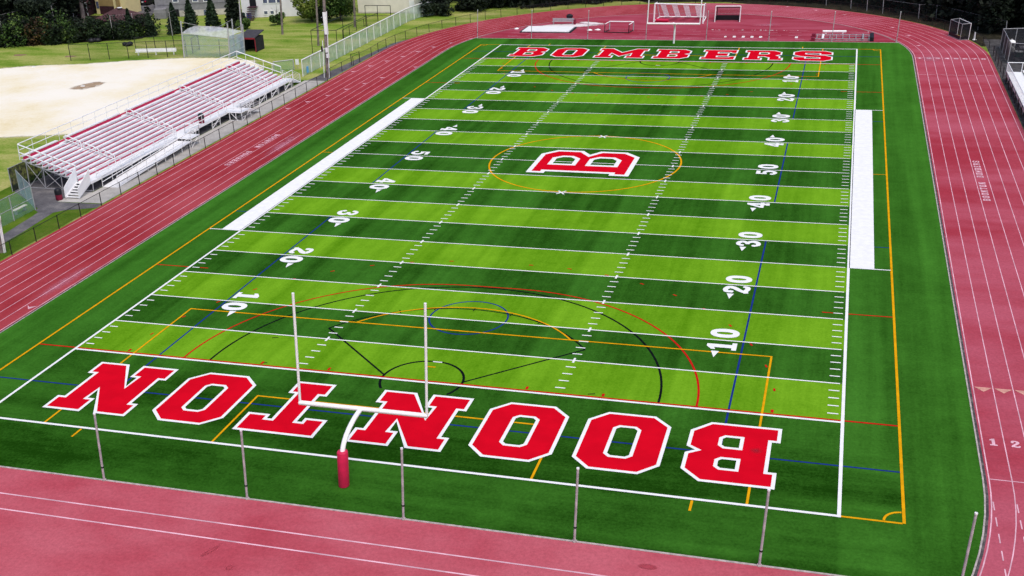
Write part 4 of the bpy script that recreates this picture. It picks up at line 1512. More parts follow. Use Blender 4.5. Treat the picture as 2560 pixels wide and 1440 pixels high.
MB().tube([(25.2, 115.3, .36), (25.2, 118.0, .36)], .14, 10).build('roller', M['galv'], t)
for y in (115.3, 118.1):
    MB().box(18.35, 18.85, y - .35, y + .35, 0, .4).build('end_box', M['maroon'], t)
MB().box(26.1, 26.6, 115.0, 118.4, 0, .55).build('end_box', M['blackp'], t)
t = thing('long_bench', (21.3, 119.7, 0), 'long white round-edged bench behind the lying metal frame', 'bench')
MB().tube([(19.75, 119.7, .42), (22.95, 119.8, .42)], .17, 12).build('seat', M['white_paint'], t)
for x in (20.2, 22.5):
    MB().box(x - .06, x + .06, 119.6, 119.9, 0, .3).build('leg', M['white_metal'], t)
g = MB()
for k in range(26):
    x = 4 + k * .48 + random.uniform(-.15, .15)
    if random.random() < .7:
        g.rect(x, x + random.uniform(.08, .3), 122.35, 122.35 + random.uniform(.08, .22), .009)
tag(g.build('white_paint_dabs', M['line']), kind=S)

# ------------------------------------------------------------------ right side: second stand, screened enclosure
GS = thing('visitor_stand', (43, 84, 0), 'white raised stand with railings at the right picture edge', 'bleachers')
DX, DZ = 41.05, .95
g = MB()
g.box(DX, DX + 1.7, 58, 93.4, DZ - .06, DZ)
for k in range(1, 5):
    g.box(DX + 1.1 + .6 * k, DX + 1.65 + .6 * k, 58, 93.4, DZ - .06 + .2 * k, DZ + .2 * k)
g.build('deck', M['white_paint'], GS)
MB().box(DX - .05, DX, 58, 93.4, DZ - .28, DZ + .06).build('fascia', M['white_metal'], GS)
g = MB()
yy = 58.0
while yy < 93.5:
    g.tube([(DX, yy, DZ), (DX + .06, yy, DZ + 1.05)], .022, 6)
    yy += .55
g.build('baluster', M['white_metal'], GS)
g = MB()
g.tube([(DX + .06, 58, DZ + 1.07), (DX + .06, 93.4, DZ + 1.07)], .05, 7)
g.tube([(DX + .06, 93.4, DZ + 1.07), (DX + 4.2, 93.4, DZ + 1.07)], .05, 7)
g.tube([(DX + .01, 58, DZ + .1), (DX + .01, 93.4, DZ + .1)], .04, 7)
for x in (DX, DX + 1.6, DX + 3.2):
    g.tube([(x, 93.4, DZ), (x + .06, 93.4, DZ + 1.07)], .045, 7)
g.build('hand_rail', M['white_metal'], GS)
MB().quad((DX, 92.9, .0), (DX + 5, 92.9, .0), (DX + 5, 92.9, DZ), (DX, 92.9, DZ)).build('screen', M['mesh_screen'], GS)
g = MB()
for yy in np.arange(58.5, 93.3, 2.4):
    for x in (DX + .1, DX + 1.6):
        g.bar((x, yy, 0), (x, yy, DZ - .07), .06)
g.build('support_frame', M['galv'], GS)
fence('screened_fence', [(46.6, 101.2), (44.4, 101.9), (42.2, 102.6), (42.15, 105.6), (42.2, 108.7), (42.2, 111.7), (43.9, 112.1), (45.8, 112.5), (48, 113)], 2.45,
      'tall fence with black windscreen enclosing a corner by the right bend', 'mesh_screen', 'galv', .05, .04, lean=LEAN)
t = thing('folding_table', (45.3, 108.2, 0), 'grey topped table standing inside the screened enclosure', 'table')
MB().box(44.1, 46.6, 107.3, 109.1, .78, .86).build('tabletop', M['pole_grey'], t)
for x in (44.3, 46.4):
    for y in (107.5, 108.9):
        MB().box(x - .04, x + .04, y - .04, y + .04, 0, .78).build('leg', M['black'], t)
t = thing('white_tank', (43.2, 109.2, 0), 'white rounded tank against the inside of the screened fence', 'tank')
MB().lathe(43.2, 109.2, [(.45, 0), (.5, .1), (.5, 1.25), (.4, 1.45), (.12, 1.55)], 16).build('body', M['white_paint'], t)
MB().lathe(43.2, 109.2, [(.12, 1.55), (.12, 1.65), (.05, 1.66)], 10).build('cap', M['galv'], t)
t = thing('storage_tub', (43.9, 106.6, 0), 'grey-blue tub with white lid inside the screened enclosure', 'tub')
MB().box(43.5, 44.3, 106.2, 107.0, 0, .6).build('body', M['green_p'], t)
MB().box(43.45, 44.35, 106.15, 107.05, .6, .68).build('lid', M['white_paint'], t)
# tall grey fence posts behind the right bend
fence('boundary_fence', [(19.5, 143.6), (23.3, 140.9), (25.7, 138.6), (28.0, 136.8), (33.0, 132.5), (35.4, 132.1), (40.5, 124.0), (43.6, 119.5)], 2.05,
      'higher fence with pale grey posts behind the far right bend', 'mesh_black', 'galv', .05, .010)

# ------------------------------------------------------------------ foliage
def leaf_cards(pts, size, up=.35, rng=RNG):
    n = len(pts)
    a = rng.normal(size=(n, 3))
    a /= np.linalg.norm(a, axis=1)[:, None] + 1e-9
    b = rng.normal(size=(n, 3))
    b[:, 2] *= up
    b -= a * (a * b).sum(1)[:, None]
    b /= np.linalg.norm(b, axis=1)[:, None] + 1e-9
    s = size * rng.uniform(.6, 1.35, size=(n, 1))
    a, b = a * s * .5, b * s * .72
    v = np.empty((n, 4, 3))
    v[:, 0], v[:, 1], v[:, 2], v[:, 3] = pts - a * .3 - b, pts + a - b * .1, pts + a * .2 + b, pts - a + b * .15
    return v.reshape(-1, 3)


def leaf_mesh(name, verts, mats, split=None):
    n = len(verts) // 4
    me = bpy.data.meshes.new(name)
    me.vertices.add(len(verts))
    me.vertices.foreach_set('co', verts.astype(np.float32).ravel())
    me.loops.add(n * 4)
    me.loops.foreach_set('vertex_index', np.arange(n * 4, dtype=np.int32))
    me.polygons.add(n)
    me.polygons.foreach_set('loop_start', np.arange(0, n * 4, 4, dtype=np.int32))
    for m in mats:
        me.materials.append(m)
    if split is not None:
        me.polygons.foreach_set('material_index', split.astype(np.int32))
    me.update(calc_edges=True)
    return me


def blob(n, c, r, rng=RNG, inner=.45):
    d = rng.normal(size=(n, 3))
    d /= np.linalg.norm(d, axis=1)[:, None]
    rad = inner + (1 - inner) * rng.random(n) ** .6
    return np.array(c) + d * rad[:, None] * np.array(r)


def conifer_pts(n, h, r, rng=RNG, bare=.04):
    """narrow cone of drooping tiers"""
    f = rng.random(n) ** .8
    tier = (f * 11) % 1
    rr = r * (1 - f) ** .85 * (.62 + .42 * (1 - tier)) * np.sqrt(rng.uniform(.25, 1, n))
    a = rng.uniform(0, 2 * math.pi, n)
    rr = rr * (1 + .16 * np.sin(3 * a + f * 9) + .1 * np.sin(7 * a))
    z = bare * h + f * h * (1 - bare) - .12 * rr
    return np.stack([rr * np.cos(a), rr * np.sin(a), z], 1)


def broad_pts(n, h, r, z0, k, rng=RNG):
    out = []
    m = n // k
    for i in range(k):
        a = rng.uniform(0, 2 * math.pi)
        q = rng.uniform(.15, .72) * r
        z = z0 + (h - z0) * rng.uniform(.18, .85)
        s = rng.uniform(.28, .5) * r
        out.append(blob(m, (q * math.cos(a), q * math.sin(a), z), (s, s, s * .8), rng))
    p = np.concatenate(out)
    p[:, 2] = np.maximum(p[:, 2], z0 * .6 + .05)
    return p


CROWN = {}
def crown(key, verts, mat):
    CROWN[key] = leaf_mesh('crown', verts, [mat])

crown('spruce', leaf_cards(conifer_pts(2600, 1, .30) * 4.6, .26), M['leaf_con'])
crown('spruce2', leaf_cards(conifer_pts(2400, 1, .26) * 4.6, .26), M['leaf_con'])
crown('bigspruce', leaf_cards(conifer_pts(4200, 1, .25) * 9.0, .42), M['leaf_d'])
crown('broad_green', leaf_cards(broad_pts(5200, 6.0, 3.6, .3, 22), .30), M['leaf_g'])
crown('broad_yellow', leaf_cards(broad_pts(5200, 6.2, 3.6, .3, 22), .30), M['leaf_y'])
crown('broad_hedge', leaf_cards(broad_pts(4600, 5.0, 3.4, .2, 20), .30), M['leaf_h'])
crown('broad_dark', leaf_cards(broad_pts(6500, 10.5, 5.0, 1.2, 26), .42), M['leaf_d'])
crown('broad_dark2', leaf_cards(broad_pts(6500, 10.5, 5.0, .4, 24), .42), M['leaf_d'])
crown('broad_low', leaf_cards(np.concatenate([broad_pts(5200, 9.0, 4.2, .3, 24), broad_pts(2600, 3.2, 4.2, .02, 14)]), .42), M['leaf_d'])
crown('bush', leaf_cards(broad_pts(1300, 2.0, 1.3, .1, 9), .20), M['leaf_h'])
crown('bush_green', leaf_cards(broad_pts(1300, 2.0, 1.3, .1, 9), .20), M['leaf_g'])
crown('bush_red', leaf_cards(broad_pts(1300, 2.0, 1.3, .1, 9), .20), M['leaf_r'])


def trunk(parent, x, y, h, r, mat, limbs=5):
    g = MB()
    rr = random.Random(int(x * 31 + y * 17))
    pts = [(x, y, -.1)]
    for i in range(1, 5):
        pts.append((x + rr.uniform(-.08, .08) * i, y + rr.uniform(-.08, .08) * i, h * i / 4))
    g.tube(pts, r, 9, r * .35)
    for i in range(limbs):
        a = rr.uniform(0, 6.28)
        z = h * rr.uniform(.35, .85)
        L = h * rr.uniform(.2, .35)
        g.tube([(x, y, z), (x + L * .6 * math.cos(a), y + L * .6 * math.sin(a), z + L * .35), (x + L * math.cos(a), y + L * math.sin(a), z + L * .7)], r * .38, 6, r * .1)
    g.build('trunk', mat, parent)


def tree(name, key, x, y, s, label, cat='tree', group=None, rot=0, sz=None, tr=.16, th=None, mat=None):
    t = thing(name, (x, y, 0), label, cat, group)
    o = bpy.data.objects.new('crown', CROWN[key])
    COL.objects.link(o)
    o.parent = t
    o.scale = (s, s, sz or s)
    o.rotation_euler = (0, 0, R(rot))
    trunk(t, x, y, th or 3.0 * (sz or s), tr * s, mat or M['bark'])
    return t

G1 = 'small conifers behind the baseball corner'
tree('spruce_tree', 'spruce', -80.6, 115.2, 1.05, 'slim conifer in front of the left half of the grey house', 'conifer', G1, 0)
tree('spruce_tree', 'spruce', -78.8, 117.3, 1.12, 'broad conifer in front of the middle of the grey house', 'conifer', G1, 80)
tree('spruce_tree', 'spruce', -75.6, 118.6, 1.15, 'broad conifer in front of the right end of the grey house', 'conifer', G1, 150)
tree('spruce_tree', 'spruce2', -83.6, 113.0, .85, 'short conifer below the driveway, right of the hedge end', 'conifer', G1, 30)
tree('spruce_tree', 'spruce2', -86.3, 111.6, .98, 'dark conifer at the right end of the overgrown hedge', 'conifer', G1, 200)
tree('spruce_tree', 'bigspruce', -73.0, 121.2, .82, 'tall dark conifer between the grey house and the white house', 'conifer', None, 20, tr=.22, th=6)
tree('shrub', 'bush_green', -70.6, 119.4, 1.0, 'round green shrub at the foot of the tall dark conifer', 'shrub', None, 10, tr=.05)
tree('shrub', 'bush_green', -66.6, 123.4, 1.1, 'leafy green shrub below the windows of the white house', 'shrub', None, 50, tr=.05)
tree('shrub', 'bush_red', -95.4, 110.6, 1.15, 'russet shrub rising out of the hedge below the red roof', 'shrub', None, 50, tr=.05)
tree('shrub', 'bush', -98.2, 135.2, .45, 'dark clipped shrub beside the driveway and the parked car', 'shrub', None, 0, tr=.05)
tree('shrub', 'bush', -99.2, 140.2, .8, 'dark shrub at the left corner of the grey house', 'shrub', None, 90, tr=.05)
tree('leafy_tree', 'broad_yellow', -62.0, 126.8, .95, 'large yellow-green leafy tree right of the white house', 'tree', None, 0, tr=.2)
tree('leafy_tree', 'broad_green', -57.2, 127.6, .92, 'dark green leafy tree left of the pale building', 'tree', None, 120, tr=.2)
tree('leafy_tree', 'broad_hedge', -59.6, 125.9, .6, 'low dark shrub between the two large leafy trees', 'tree', None, 60, tr=.2)
tree('leafy_tree', 'broad_green', -48.8, 137.2, .62, 'green bush at the right end of the pale building', 'tree', None, 200, tr=.2)
tree('shade_tree', 'broad_low', -42.6, 133.6, .72, 'broad dark tree at the far end of the slatted fence', 'tree', 'dark trees behind the far bend', 0, tr=.4, th=6)
tree('shade_tree', 'broad_low', -37.6, 138.6, .8, 'dark tree behind the far bend, second from the left', 'tree', 'dark trees behind the far bend', 70, tr=.35, th=6)
tree('shade_tree', 'broad_yellow', -31.0, 146.0, .8, 'lighter yellow-green tree behind the dark trees of the far bend', 'tree', None, 70, tr=.3, th=5)
tree('shade_tree', 'broad_low', -28.5, 143.5, .8, 'dark tree behind the far bend, left of the far pit cover', 'tree', 'dark trees behind the far bend', 150, tr=.35, th=6)
tree('shade_tree', 'broad_low', -33.6, 141.5, .7, 'dark tree behind the far bend, beside the lighter yellow-green tree', 'tree', 'dark trees behind the far bend', 220, tr=.35, th=6)
tree('shade_tree', 'broad_low', -23.0, 146.5, .85, 'dark tree behind the far bend, above the grey slatted bench', 'tree', 'dark trees behind the far bend', 20, tr=.35, th=6)
tree('shade_tree', 'broad_dark2', -46.0, 144.0, .9, 'dark tree at the back, right of the pale building', 'tree', 'dark trees behind the far bend', 120, tr=.35, th=6)
# left dark trees
LT = 'dark trees at the left picture edge'
tree('shade_tree', 'broad_low', -107.5, 108.5, .95, 'dark tree at the far left picture edge behind the hedge', 'tree', LT, 10, tr=.35, th=6)
tree('shade_tree', 'broad_dark', -103.5, 117.5, .9, 'dark open tree behind the hedge, second from the left', 'tree', LT, 100, tr=.3, th=6)
tree('shade_tree', 'broad_dark2', -112.0, 125.0, .9, 'dark tree behind the hedge, left of the maroon house', 'tree', LT, 200, tr=.3, th=6)
tree('shade_tree', 'broad_low', -101.5, 108.5, .8, 'dark tree rising from the left part of the hedge', 'tree', LT, 250, tr=.3, th=6)
tree('shade_tree', 'broad_low', -110.5, 116.0, .95, 'dark tree deep behind the left end of the hedge', 'tree', LT, 310, tr=.3, th=6)
tree('shade_tree', 'broad_low', -110.5, 121.0, .8, 'dark tree left of the maroon house, behind the others', 'tree', LT, 20, tr=.3, th=6)
t = thing('bare_trunk', (-100.4, 119.5, 0), 'thick grey-brown tree trunk in front of the maroon house', 'tree trunk')
trunk(t, -100.4, 119.5, 11, .42, M['wood'], 2)
# right dark trees
RT = 'dark trees behind the right bend'
for i, (x, y, s, k, l) in enumerate(((42.5, 124.0, .85, 'broad_dark2', 'dark tree directly behind the right hockey goal'), (48.5, 121.0, .95, 'broad_dark', 'dark tree above the screened enclosure'),
                                (41.0, 132.5, .8, 'broad_dark2', 'dark tree right of the lamp-lit brown trunk'), (55.0, 117.5, 1.0, 'broad_dark2', 'dark tree at the right picture edge'),
                                (50.0, 131.0, 1.0, 'broad_dark', 'dark tree at the upper right corner'))):
    tree('shade_tree', k, x, y, s, l, 'tree', RT, 47 * i, tr=.35, th=6)
t = thing('bare_trunk', (36.6, 135.0, 0), 'reddish-brown tree trunk behind the right bend', 'tree trunk')
trunk(t, 36.6, 135.0, 9, .62, M['bark_b'], 2)
for i, (x, y, z, l) in enumerate(((36.0, 134.2, 4.35, 'uppermost glowing lamp on the reddish-brown trunk'), (35.55, 134.2, 3.05, 'glowing lamp low on the left of the brown trunk'), (35.95, 134.15, 2.9, 'glowing lamp on the middle of the brown trunk'),
                               (36.75, 134.1, 2.5, 'small glowing lamp on the right of the brown trunk'), (37.05, 134.1, 2.4, 'lowest glowing lamp right of the brown trunk'))):
    t = thing('hanging_lamp', (x, y, z), l, 'lamp', 'glowing lamps on the brown trunk')
    r = .14 if i != 3 else .1
    MB().ball((x, y, z), r, 1, 12).build('bulb', M['lamp'], t)
    MB().tube([(x, y, z + r), (x, y + .05, z + r + .18)], .03, 6).build('socket', M['black'], t)

# hedge along the left, one overgrown mass
pts, spl = [], []
for i in range(60):
    f = i / 59
    x, y = -109 + 24.5 * f, 101 + 9.6 * f + 1.2 * math.sin(i)
    r = random.uniform(1.2, 2.1) * (1.35 if f < .45 else 1)
    p = blob(420, (x, y + 1.0 + random.uniform(0, 2.0), r * .75), (r * 1.1, r, r * 1.1), inner=.5)
    p[:, 2] = np.maximum(p[:, 2], .05)
    pts.append(p)
    spl.append(np.full(len(p), 1 if random.random() < .05 else (2 if random.random() < .14 else 0)))
pts = np.concatenate(pts)
me = leaf_mesh('hedge', leaf_cards(pts, .26), [M['leaf_h'], M['leaf_r'], M['leaf_g']], np.concatenate(spl))
o = bpy.data.objects.new('hedge', me)
COL.objects.link(o)
tag(o, 'overgrown dark green hedge along the left edge of the baseball field', 'hedge')
fence('net_fence', [(-104.2, 104.0), (-103.0, 110.4), (-101.6, 113.5), (-103.2, 120.8)], 4.8, 'high netting fence with pale posts rising behind the hedge', 'mesh_black', 'pole_grey', .07, .008)
fence('net_fence', [(-88.5, 110.0), (-86.0, 112.2), (-80.2, 113.7), (-80.2, 118.8)], 3.7, 'thin grey posted netting fence in front of the small conifers', 'mesh_black', 'pole_grey', .045, .008)

# woodland: far trees that read as one dark mass
pts = []
rg = np.random.default_rng(5)
def wood(cx, cy, h, r, n):
    k = 9
    p = np.concatenate([blob(n // k, (cx + rg.uniform(-.5, .5) * r, cy + rg.uniform(-.5, .5) * r, h * (.06 + .9 * (j + .5) / k)), (r * (.55 + .3 * rg.random()), r * .6, h / k * 1.3), rg, .3) for j in range(k)])
    p[:, 2] = np.maximum(p[:, 2], .1)
    pts.append(p)
for i in range(46):
    a = 128 - i * 2.35
    for rr_ in (45.5, 49.5, 54.5):
        if 53 < a < 59.5 and rr_ < 60:
            continue
        ra = rr_ + rg.uniform(-.9, .9)
        wood(ra * math.cos(R(a)), CF + ra * math.sin(R(a)), rg.uniform(6, 10), rg.uniform(1.8, 2.8), 620)
for i in range(22):
    wood(-46 + 1.35 * i + rg.uniform(-.6, .6), 153 + .1 * i + rg.uniform(-1.5, 3), rg.uniform(6, 10), 2.6, 620)
for i in range(16):
    wood(rg.uniform(44, 66), rg.uniform(122, 146), rg.uniform(7, 11), 3.0, 800)
for i in range(26):
    wood(rg.uniform(-125, -106), rg.uniform(104, 140), rg.uniform(7, 11), 3.0, 800)
for i in range(10):
    wood(rg.uniform(-118, -95), rg.uniform(150, 165), rg.uniform(7, 11), 3.2, 700)
me = leaf_mesh('woodland', leaf_cards(np.concatenate(pts), .52), [M['leaf_w']])
wd = bpy.data.objects.new('woodland', me)
COL.objects.link(wd)
tag(wd, 'dark wood closing the view behind the far bend', 'woodland', kind='stuff')

# ------------------------------------------------------------------ houses
def house(name, origin, ang, w, d, h, label, wall, roof, ridge=2.2, hip=False):
    """front wall from origin along ang, d deep; local u along the front, v depth"""
    t = thing(name, (origin[0], origin[1], 0), label, 'house')
    ca, sa = math.cos(R(ang)), math.sin(R(ang))
    P = lambda u, v, z: (origin[0] + ca * u - sa * v, origin[1] + sa * u + ca * v, z)
    g = MB()
    c = [P(0, 0, 0), P(w, 0, 0), P(w, d, 0), P(0, d, 0)]
    top = [(a, b, h) for a, b, _ in c]
    g.add(c + top, [(0, 1, 5, 4), (1, 2, 6, 5), (2, 3, 7, 6), (3, 0, 4, 7)])
    if not hip:
        g.add([P(0, 0, h), P(0, d, h), P(0, d / 2, h + ridge)], [(0, 2, 1)])
        g.add([P(w, 0, h), P(w, d, h), P(w, d / 2, h + ridge)], [(0, 1, 2)])
    g.build('wall', M[wall], t)
    g = MB()
    e, th = .4, .15
    if hip:
        q = [P(-e, -e, h), P(w + e, -e, h), P(w + e, d + e, h), P(-e, d + e, h)]
        g.add(q + [(a, b, h + .12) for a, b, _ in q] + [P(w * .42, d / 2, h + ridge), P(w * .5, d / 2, h + ridge)],
              [(3, 2, 1, 0), (0, 1, 5, 4), (1, 2, 6, 5), (2, 3, 7, 6), (3, 0, 4, 7), (4, 5, 9, 8), (5, 6, 9), (6, 7, 8, 9), (7, 4, 8)])
    for s, v0, v1 in () if hip else ((1, -e, d / 2), (-1, d + e, d / 2)):
        z0, z1 = h - e * ridge / (d / 2) + .02, h + ridge + .02
        q = [P(-e, v0, z0), P(w + e, v0, z0), P(w + e, v1, z1), P(-e, v1, z1)]
        q2 = [(a, b, c_ + th) for a, b, c_ in q]
        g.add(q + q2, [(3, 2, 1, 0), (4, 5, 6, 7), (0, 1, 5, 4), (1, 2, 6, 5), (2, 3, 7, 6), (3, 0, 4, 7)])
    g.build('roof', M[roof], t)
    t['_f'] = (origin[0], origin[1], ang)
    return t, P


def panel(P, u0, u1, z0, z1, out, name, mat, parent, thick=.06):
    g = MB()
    a = [P(u0, -out, z0), P(u1, -out, z0), P(u1, -out, z1), P(u0, -out, z1)]
    b = [P(u0, -out - thick, z0), P(u1, -out - thick, z0), P(u1, -out - thick, z1), P(u0, -out - thick, z1)]
    g.add(a + b, [(0, 1, 2, 3), (4, 7, 6, 5), (0, 4, 5, 1), (1, 5, 6, 2), (2, 6, 7, 3), (3, 7, 4, 0)])
    return g.build(name, M[mat], parent)


def window(P, u, z, w, h, parent, bars=1):
    f = panel(P, u - w / 2 - .12, u + w / 2 + .12, z - .12, z + h + .12, .003, 'window', 'white_paint', parent, .06)
    panel(P, u - w / 2, u + w / 2, z, z + h, .066, 'pane', 'glass', f, .012)
    if bars:
        panel(P, u - w / 2, u + w / 2, z + h / 2 - .03, z + h / 2 + .03, .082, 'sash_bar', 'white_paint', f, .02)
    return f

# grey house
t, P = house('grey_house', (-92.6, 129.2), 18, 12.0, 9, 5.6, 'grey sided house with white framed windows behind the conifers', 'grey_wall', 'shingle_g')
for u, z in ((3.6, 2.55), (7.0, 2.45), (8.9, 2.4)):
    window(P, u, z, .8, 1.3, t)
panel(P, 4.0, 12.0, .0, 1.0, .003, 'foundation', 'stone', t, .05)
panel(P, 0.4, 12.02, 2.02, 2.12, .003, 'trim_band', 'grey_wall_d', t, .05)
panel(P, 3.0, 3.9, 0, 1.3, .003, 'basement_door', 'blackp', t, .05)
panel(P, 8.2, 8.9, .1, .95, .06, 'basement_window', 'glass', t, .03)
panel(P, 0.0, 2.0, 0, 1.6, .003, 'porch_wall', 'grey_wall', t, 1.5)
# white house
t, P = house('white_house', (-76.2, 129.6), 12, 10.0, 8, 5.4, 'white house with dark steps and triple window behind the shrubs', 'white_wall', 'shingle_g')
window(P, 4.2, 2.35, .7, 1.3, t)
window(P, 5.4, 2.35, 1.2, 1.3, t)
window(P, 6.6, 2.35, .7, 1.3, t)
window(P, 4.1, .5, .55, .5, t, 0)
window(P, 5.2, .5, .55, .5, t, 0)
panel(P, 1.5, 2.6, 1.9, 4.2, .003, 'door', 'blackp', t, .06)
st = panel(P, 1.3, 2.8, 1.75, 1.9, .06, 'steps', 'maroon_wall', t, 1.2)
for k in range(7):
    panel(P, 1.35, 2.75, 1.5 - k * .25, 1.6 - k * .25, 1.2 + k * .28, 'step_tread', 'shingle', st, .3)
# white house foundation things
def wheelie(x, y, mat, label):
    t = thing('wheeled_bin', (x, y, 0), label, 'bin', 'bins by the white house')
    MB().box(x - .3, x + .3, y - .3, y + .3, 0, .95).build('body', M[mat], t)
    MB().box(x - .33, x + .33, y - .34, y + .32, .95, 1.04).build('lid', M[mat], t)
wheelie(-74.3, 128.4, 'blue', 'blue wheeled bin left of the white house steps')
wheelie(-75.4, 128.2, 'green_p', 'dark green wheeled bin at the left corner of the white house')
# pale building
t, P = house('pale_building', (-57.0, 134.6), 2, 11.5, 9, 4.6, 'long cream building beyond the slatted fence', 'cream_wall', 'shingle_g')
panel(P, 0, 11.5, 0, .25, .003, 'foundation', 'stone', t, .05)
panel(P, 9.2, 10.1, 0, 2.1, .003, 'door', 'white_paint', t, .05)
# yellow house with garage door, maroon house, red roofed shed
t, P = house('yellow_house', (-106.8, 132.4), -5, 6.6, 4, 5.0, 'pale yellow house with a tan garage door at the left', 'yellow_wall', 'shingle')
panel(P, .8, 3.95, 1.45, 4.0, .003, 'garage_door', 'tan_door', t, .05)
panel(P, .8, 3.95, 0, 1.42, .003, 'base_wall', 'maroon_wall', t, .05)
panel(P, 4.75, 5.45, 0, 4.6, .003, 'chimney_stack', 'tan_door', t, .3)
panel(P, .15, .7, 1.0, 2.2, .003, 'window', 'glass', t, .05)
t, P = house('maroon_house', (-114.0, 129.2), 10, 6.9, 7, 2.5, 'dark maroon building with white gutter left of the yellow house', 'maroon_wall', 'shingle')
panel(P, -.3, 7.1, 2.3, 2.45, .45, 'gutter', 'white_paint', t, .08)
panel(P, 4.6, 4.75, 0, 2.3, .05, 'porch_post', 'white_paint', t, .1)
panel(P, 6.75, 6.9, 0, 2.3, .003, 'corner_board', 'white_paint', t, .06)
t, P = house('garden_shed', (-96.6, 117.6), -8, 6.2, 5.0, 1.6, 'low shed with a reddish-brown pointed roof below the yellow house', 'maroon_wall', 'shingle', 1.75, True)
t = thing('satellite_dish', (-92.9, 119.3, 2.4), 'pale round satellite dish on the shed roof', 'satellite dish')
MB().lathe(-92.9, 119.3, [(.05, 3.2), (.25, 3.25), (.42, 3.4), (.40, 3.44), (.2, 3.3)], 16).build('dish', M['white_metal'], t)
MB().tube([(-92.9, 119.3, 2.4), (-92.9, 119.3, 3.25)], .03, 6).build('mast', M['galv'], t)
g = MB().poly([[(-106, 143), (-101, 131.5), (-97.2, 127.0), (-94.4, 129.6), (-97.5, 137), (-98.5, 146), (-104, 146)]], -.02)
tag(g.build('driveway', M['asphalt']), kind=S)
# parked car seen from behind
CR = thing('parked_car', (-103.0, 141.2, 0), 'black parked car with red tail lamps on the driveway', 'car')
g = MB()
cs = lambda v: (v[0], v[1], v[2])
def carbox(x0, x1, y0, y1, z0, z1, tp=.0):
    v = [(x0, y0, z0), (x1, y0, z0), (x1, y1, z0), (x0, y1, z0), (x0 + tp, y0 + tp * 1.6, z1), (x1 - tp, y0 + tp * 1.6, z1), (x1 - tp, y1 - tp * 2, z1), (x0 + tp, y1 - tp * 2, z1)]
    g.add(v, [(3, 2, 1, 0), (4, 5, 6, 7), (0, 1, 5, 4), (1, 2, 6, 5), (2, 3, 7, 6), (3, 0, 4, 7)])
carbox(-103.95, -102.05, 141.2, 145.6, .35, .95, .06)
carbox(-103.85, -102.15, 141.5, 144.6, .95, 1.55, .22)
g.build('body', M['car_paint'], CR)
MB().add([(-103.6, 141.62, 1.05), (-102.4, 141.62, 1.05), (-102.5, 141.80, 1.48), (-103.5, 141.80, 1.48)], [(0, 1, 2, 3)]).build('rear_window', M['glass'], CR)
for x in (-103.75, -102.5):
    MB().box(x, x + .32, 141.12, 141.2, .72, .9).build('tail_lamp', M['tail'], CR)
MB().box(-103.2, -102.8, 141.14, 141.2, .6, .75).build('number_plate', M['white_paint'], CR)
for x in (-103.95, -102.2):
    for y in (142.1, 144.7):
        w = MB()
        w.tube([(x, y, .33), (x + .2, y, .33)], .33, 16)
        w.build('wheel', M['tyre'], CR)

for x, y, l in ((-90.7, 108.0, 'dark crumpled tarp lying at the foot of the hedge'), (-83.2, 105.4, 'dark bundled tarp at the left end of the players bench fence')):
    g = MB()
    for k in range(5):
        g.ball((x + random.uniform(-.8, .8), y + random.uniform(-.4, .4), .25), random.uniform(.4, .65), .7, 9)
    tag(g.build('tarp_bundle', M['blackp'], None, (x, y, 0)), l, 'tarp', 'dark tarps by the baseball field')
for x, y, l in ((-88.4, 90.0, 'small white base plate near the far edge of the dirt infield'), (-73.0, 79.6, 'small white rubber on the brown pitching mound')):
    g = MB()
    g.box(x - .26, x + .26, y - .16, y + .16, -.02, .05)
    g.box(x - .22, x + .22, y - .12, y + .12, .05, .07)
    tag(g.build('base_plate', M['white_paint'], None, (x, y, 0)), l, 'base')
# small spots on the grass left
g = MB()
for x, y, r in ((-96.7, 97.7, 1.0), (-87.6, 97.4, .9)):
    g.poly([[(x + r * (1 + .2 * math.sin(3 * a)) * math.cos(a), y + r * .8 * (1 + .2 * math.cos(2 * a)) * math.sin(a)) for a in [2 * math.pi * i / 20 for i in range(20)]]], -.02)
tag(g.build('bare_earth_spot', M['mound']), kind=S)

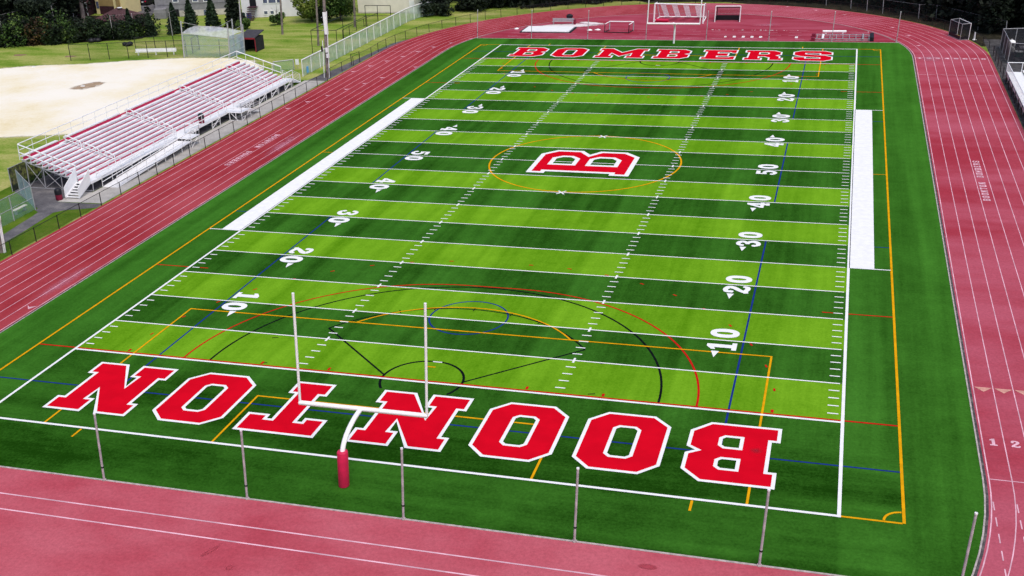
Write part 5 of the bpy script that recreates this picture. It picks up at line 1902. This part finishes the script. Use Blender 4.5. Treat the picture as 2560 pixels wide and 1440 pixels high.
# ------------------------------------------------------------------ camera
cam = bpy.data.cameras.new('camera')
co = bpy.data.objects.new('camera', cam)
COL.objects.link(co)
cx, cy, cz, pit, yaw, rol = 23.360462828701735, -48.48658876711559, 32.16086395228527, 1.1700186058105948, 0.2939851510339021, -0.04639188426468394
m3 = Matrix.Rotation(yaw, 3, 'Z') @ Matrix.Rotation(pit, 3, 'X') @ Matrix.Rotation(rol, 3, 'Z')
co.matrix_world = Matrix.Translation((cx, cy, cz)) @ m3.to_4x4()
cam.sensor_fit = 'HORIZONTAL'
cam.sensor_width = 36
cam.lens = 2875.2072 / 2560 * 36
cam.clip_end = 4000
SC.camera = co

# ------------------------------------------------------------------ light: bright overcast
w = bpy.data.worlds.new('World')
SC.world = w
w.use_nodes = True
nt = w.node_tree
bg = nt.nodes['Background']
sk = nt.nodes.new('ShaderNodeTexSky')
sk.sky_type = 'NISHITA'
sk.sun_disc = False
SUN_EL, SUN_AZ = 60, 142          # azimuth clockwise from +y
sk.sun_elevation = R(SUN_EL)
sk.sun_rotation = R(SUN_AZ)
sk.air_density = 1.0
sk.dust_density = 3.0
sk.ozone_density = 1.0
nt.links.new(sk.outputs[0], bg.inputs[0])
bg.inputs[1].default_value = .12
sl = bpy.data.lights.new('sun', 'SUN')
sl.energy = 1.35
sl.angle = R(26)
sl.color = (1, .95, .88)
so = bpy.data.objects.new('sun', sl)
COL.objects.link(so)
dx, dy, dz = math.sin(R(SUN_AZ)) * math.cos(R(SUN_EL)), math.cos(R(SUN_AZ)) * math.cos(R(SUN_EL)), math.sin(R(SUN_EL))
so.rotation_euler = Vector((dx, dy, dz)).to_track_quat('Z', 'Y').to_euler()

SC.view_settings.view_transform = 'Standard'
SC.view_settings.look = 'None'
SC.view_settings.exposure = 0.42
SC.view_settings.gamma = 1
SC.render.engine = 'CYCLES'
SC.cycles.max_bounces = 6
SC.cycles.transparent_max_bounces = 12

for o in list(bpy.data.objects):
    for k in ('_o', '_f'):
        if k in o:
            del o[k]
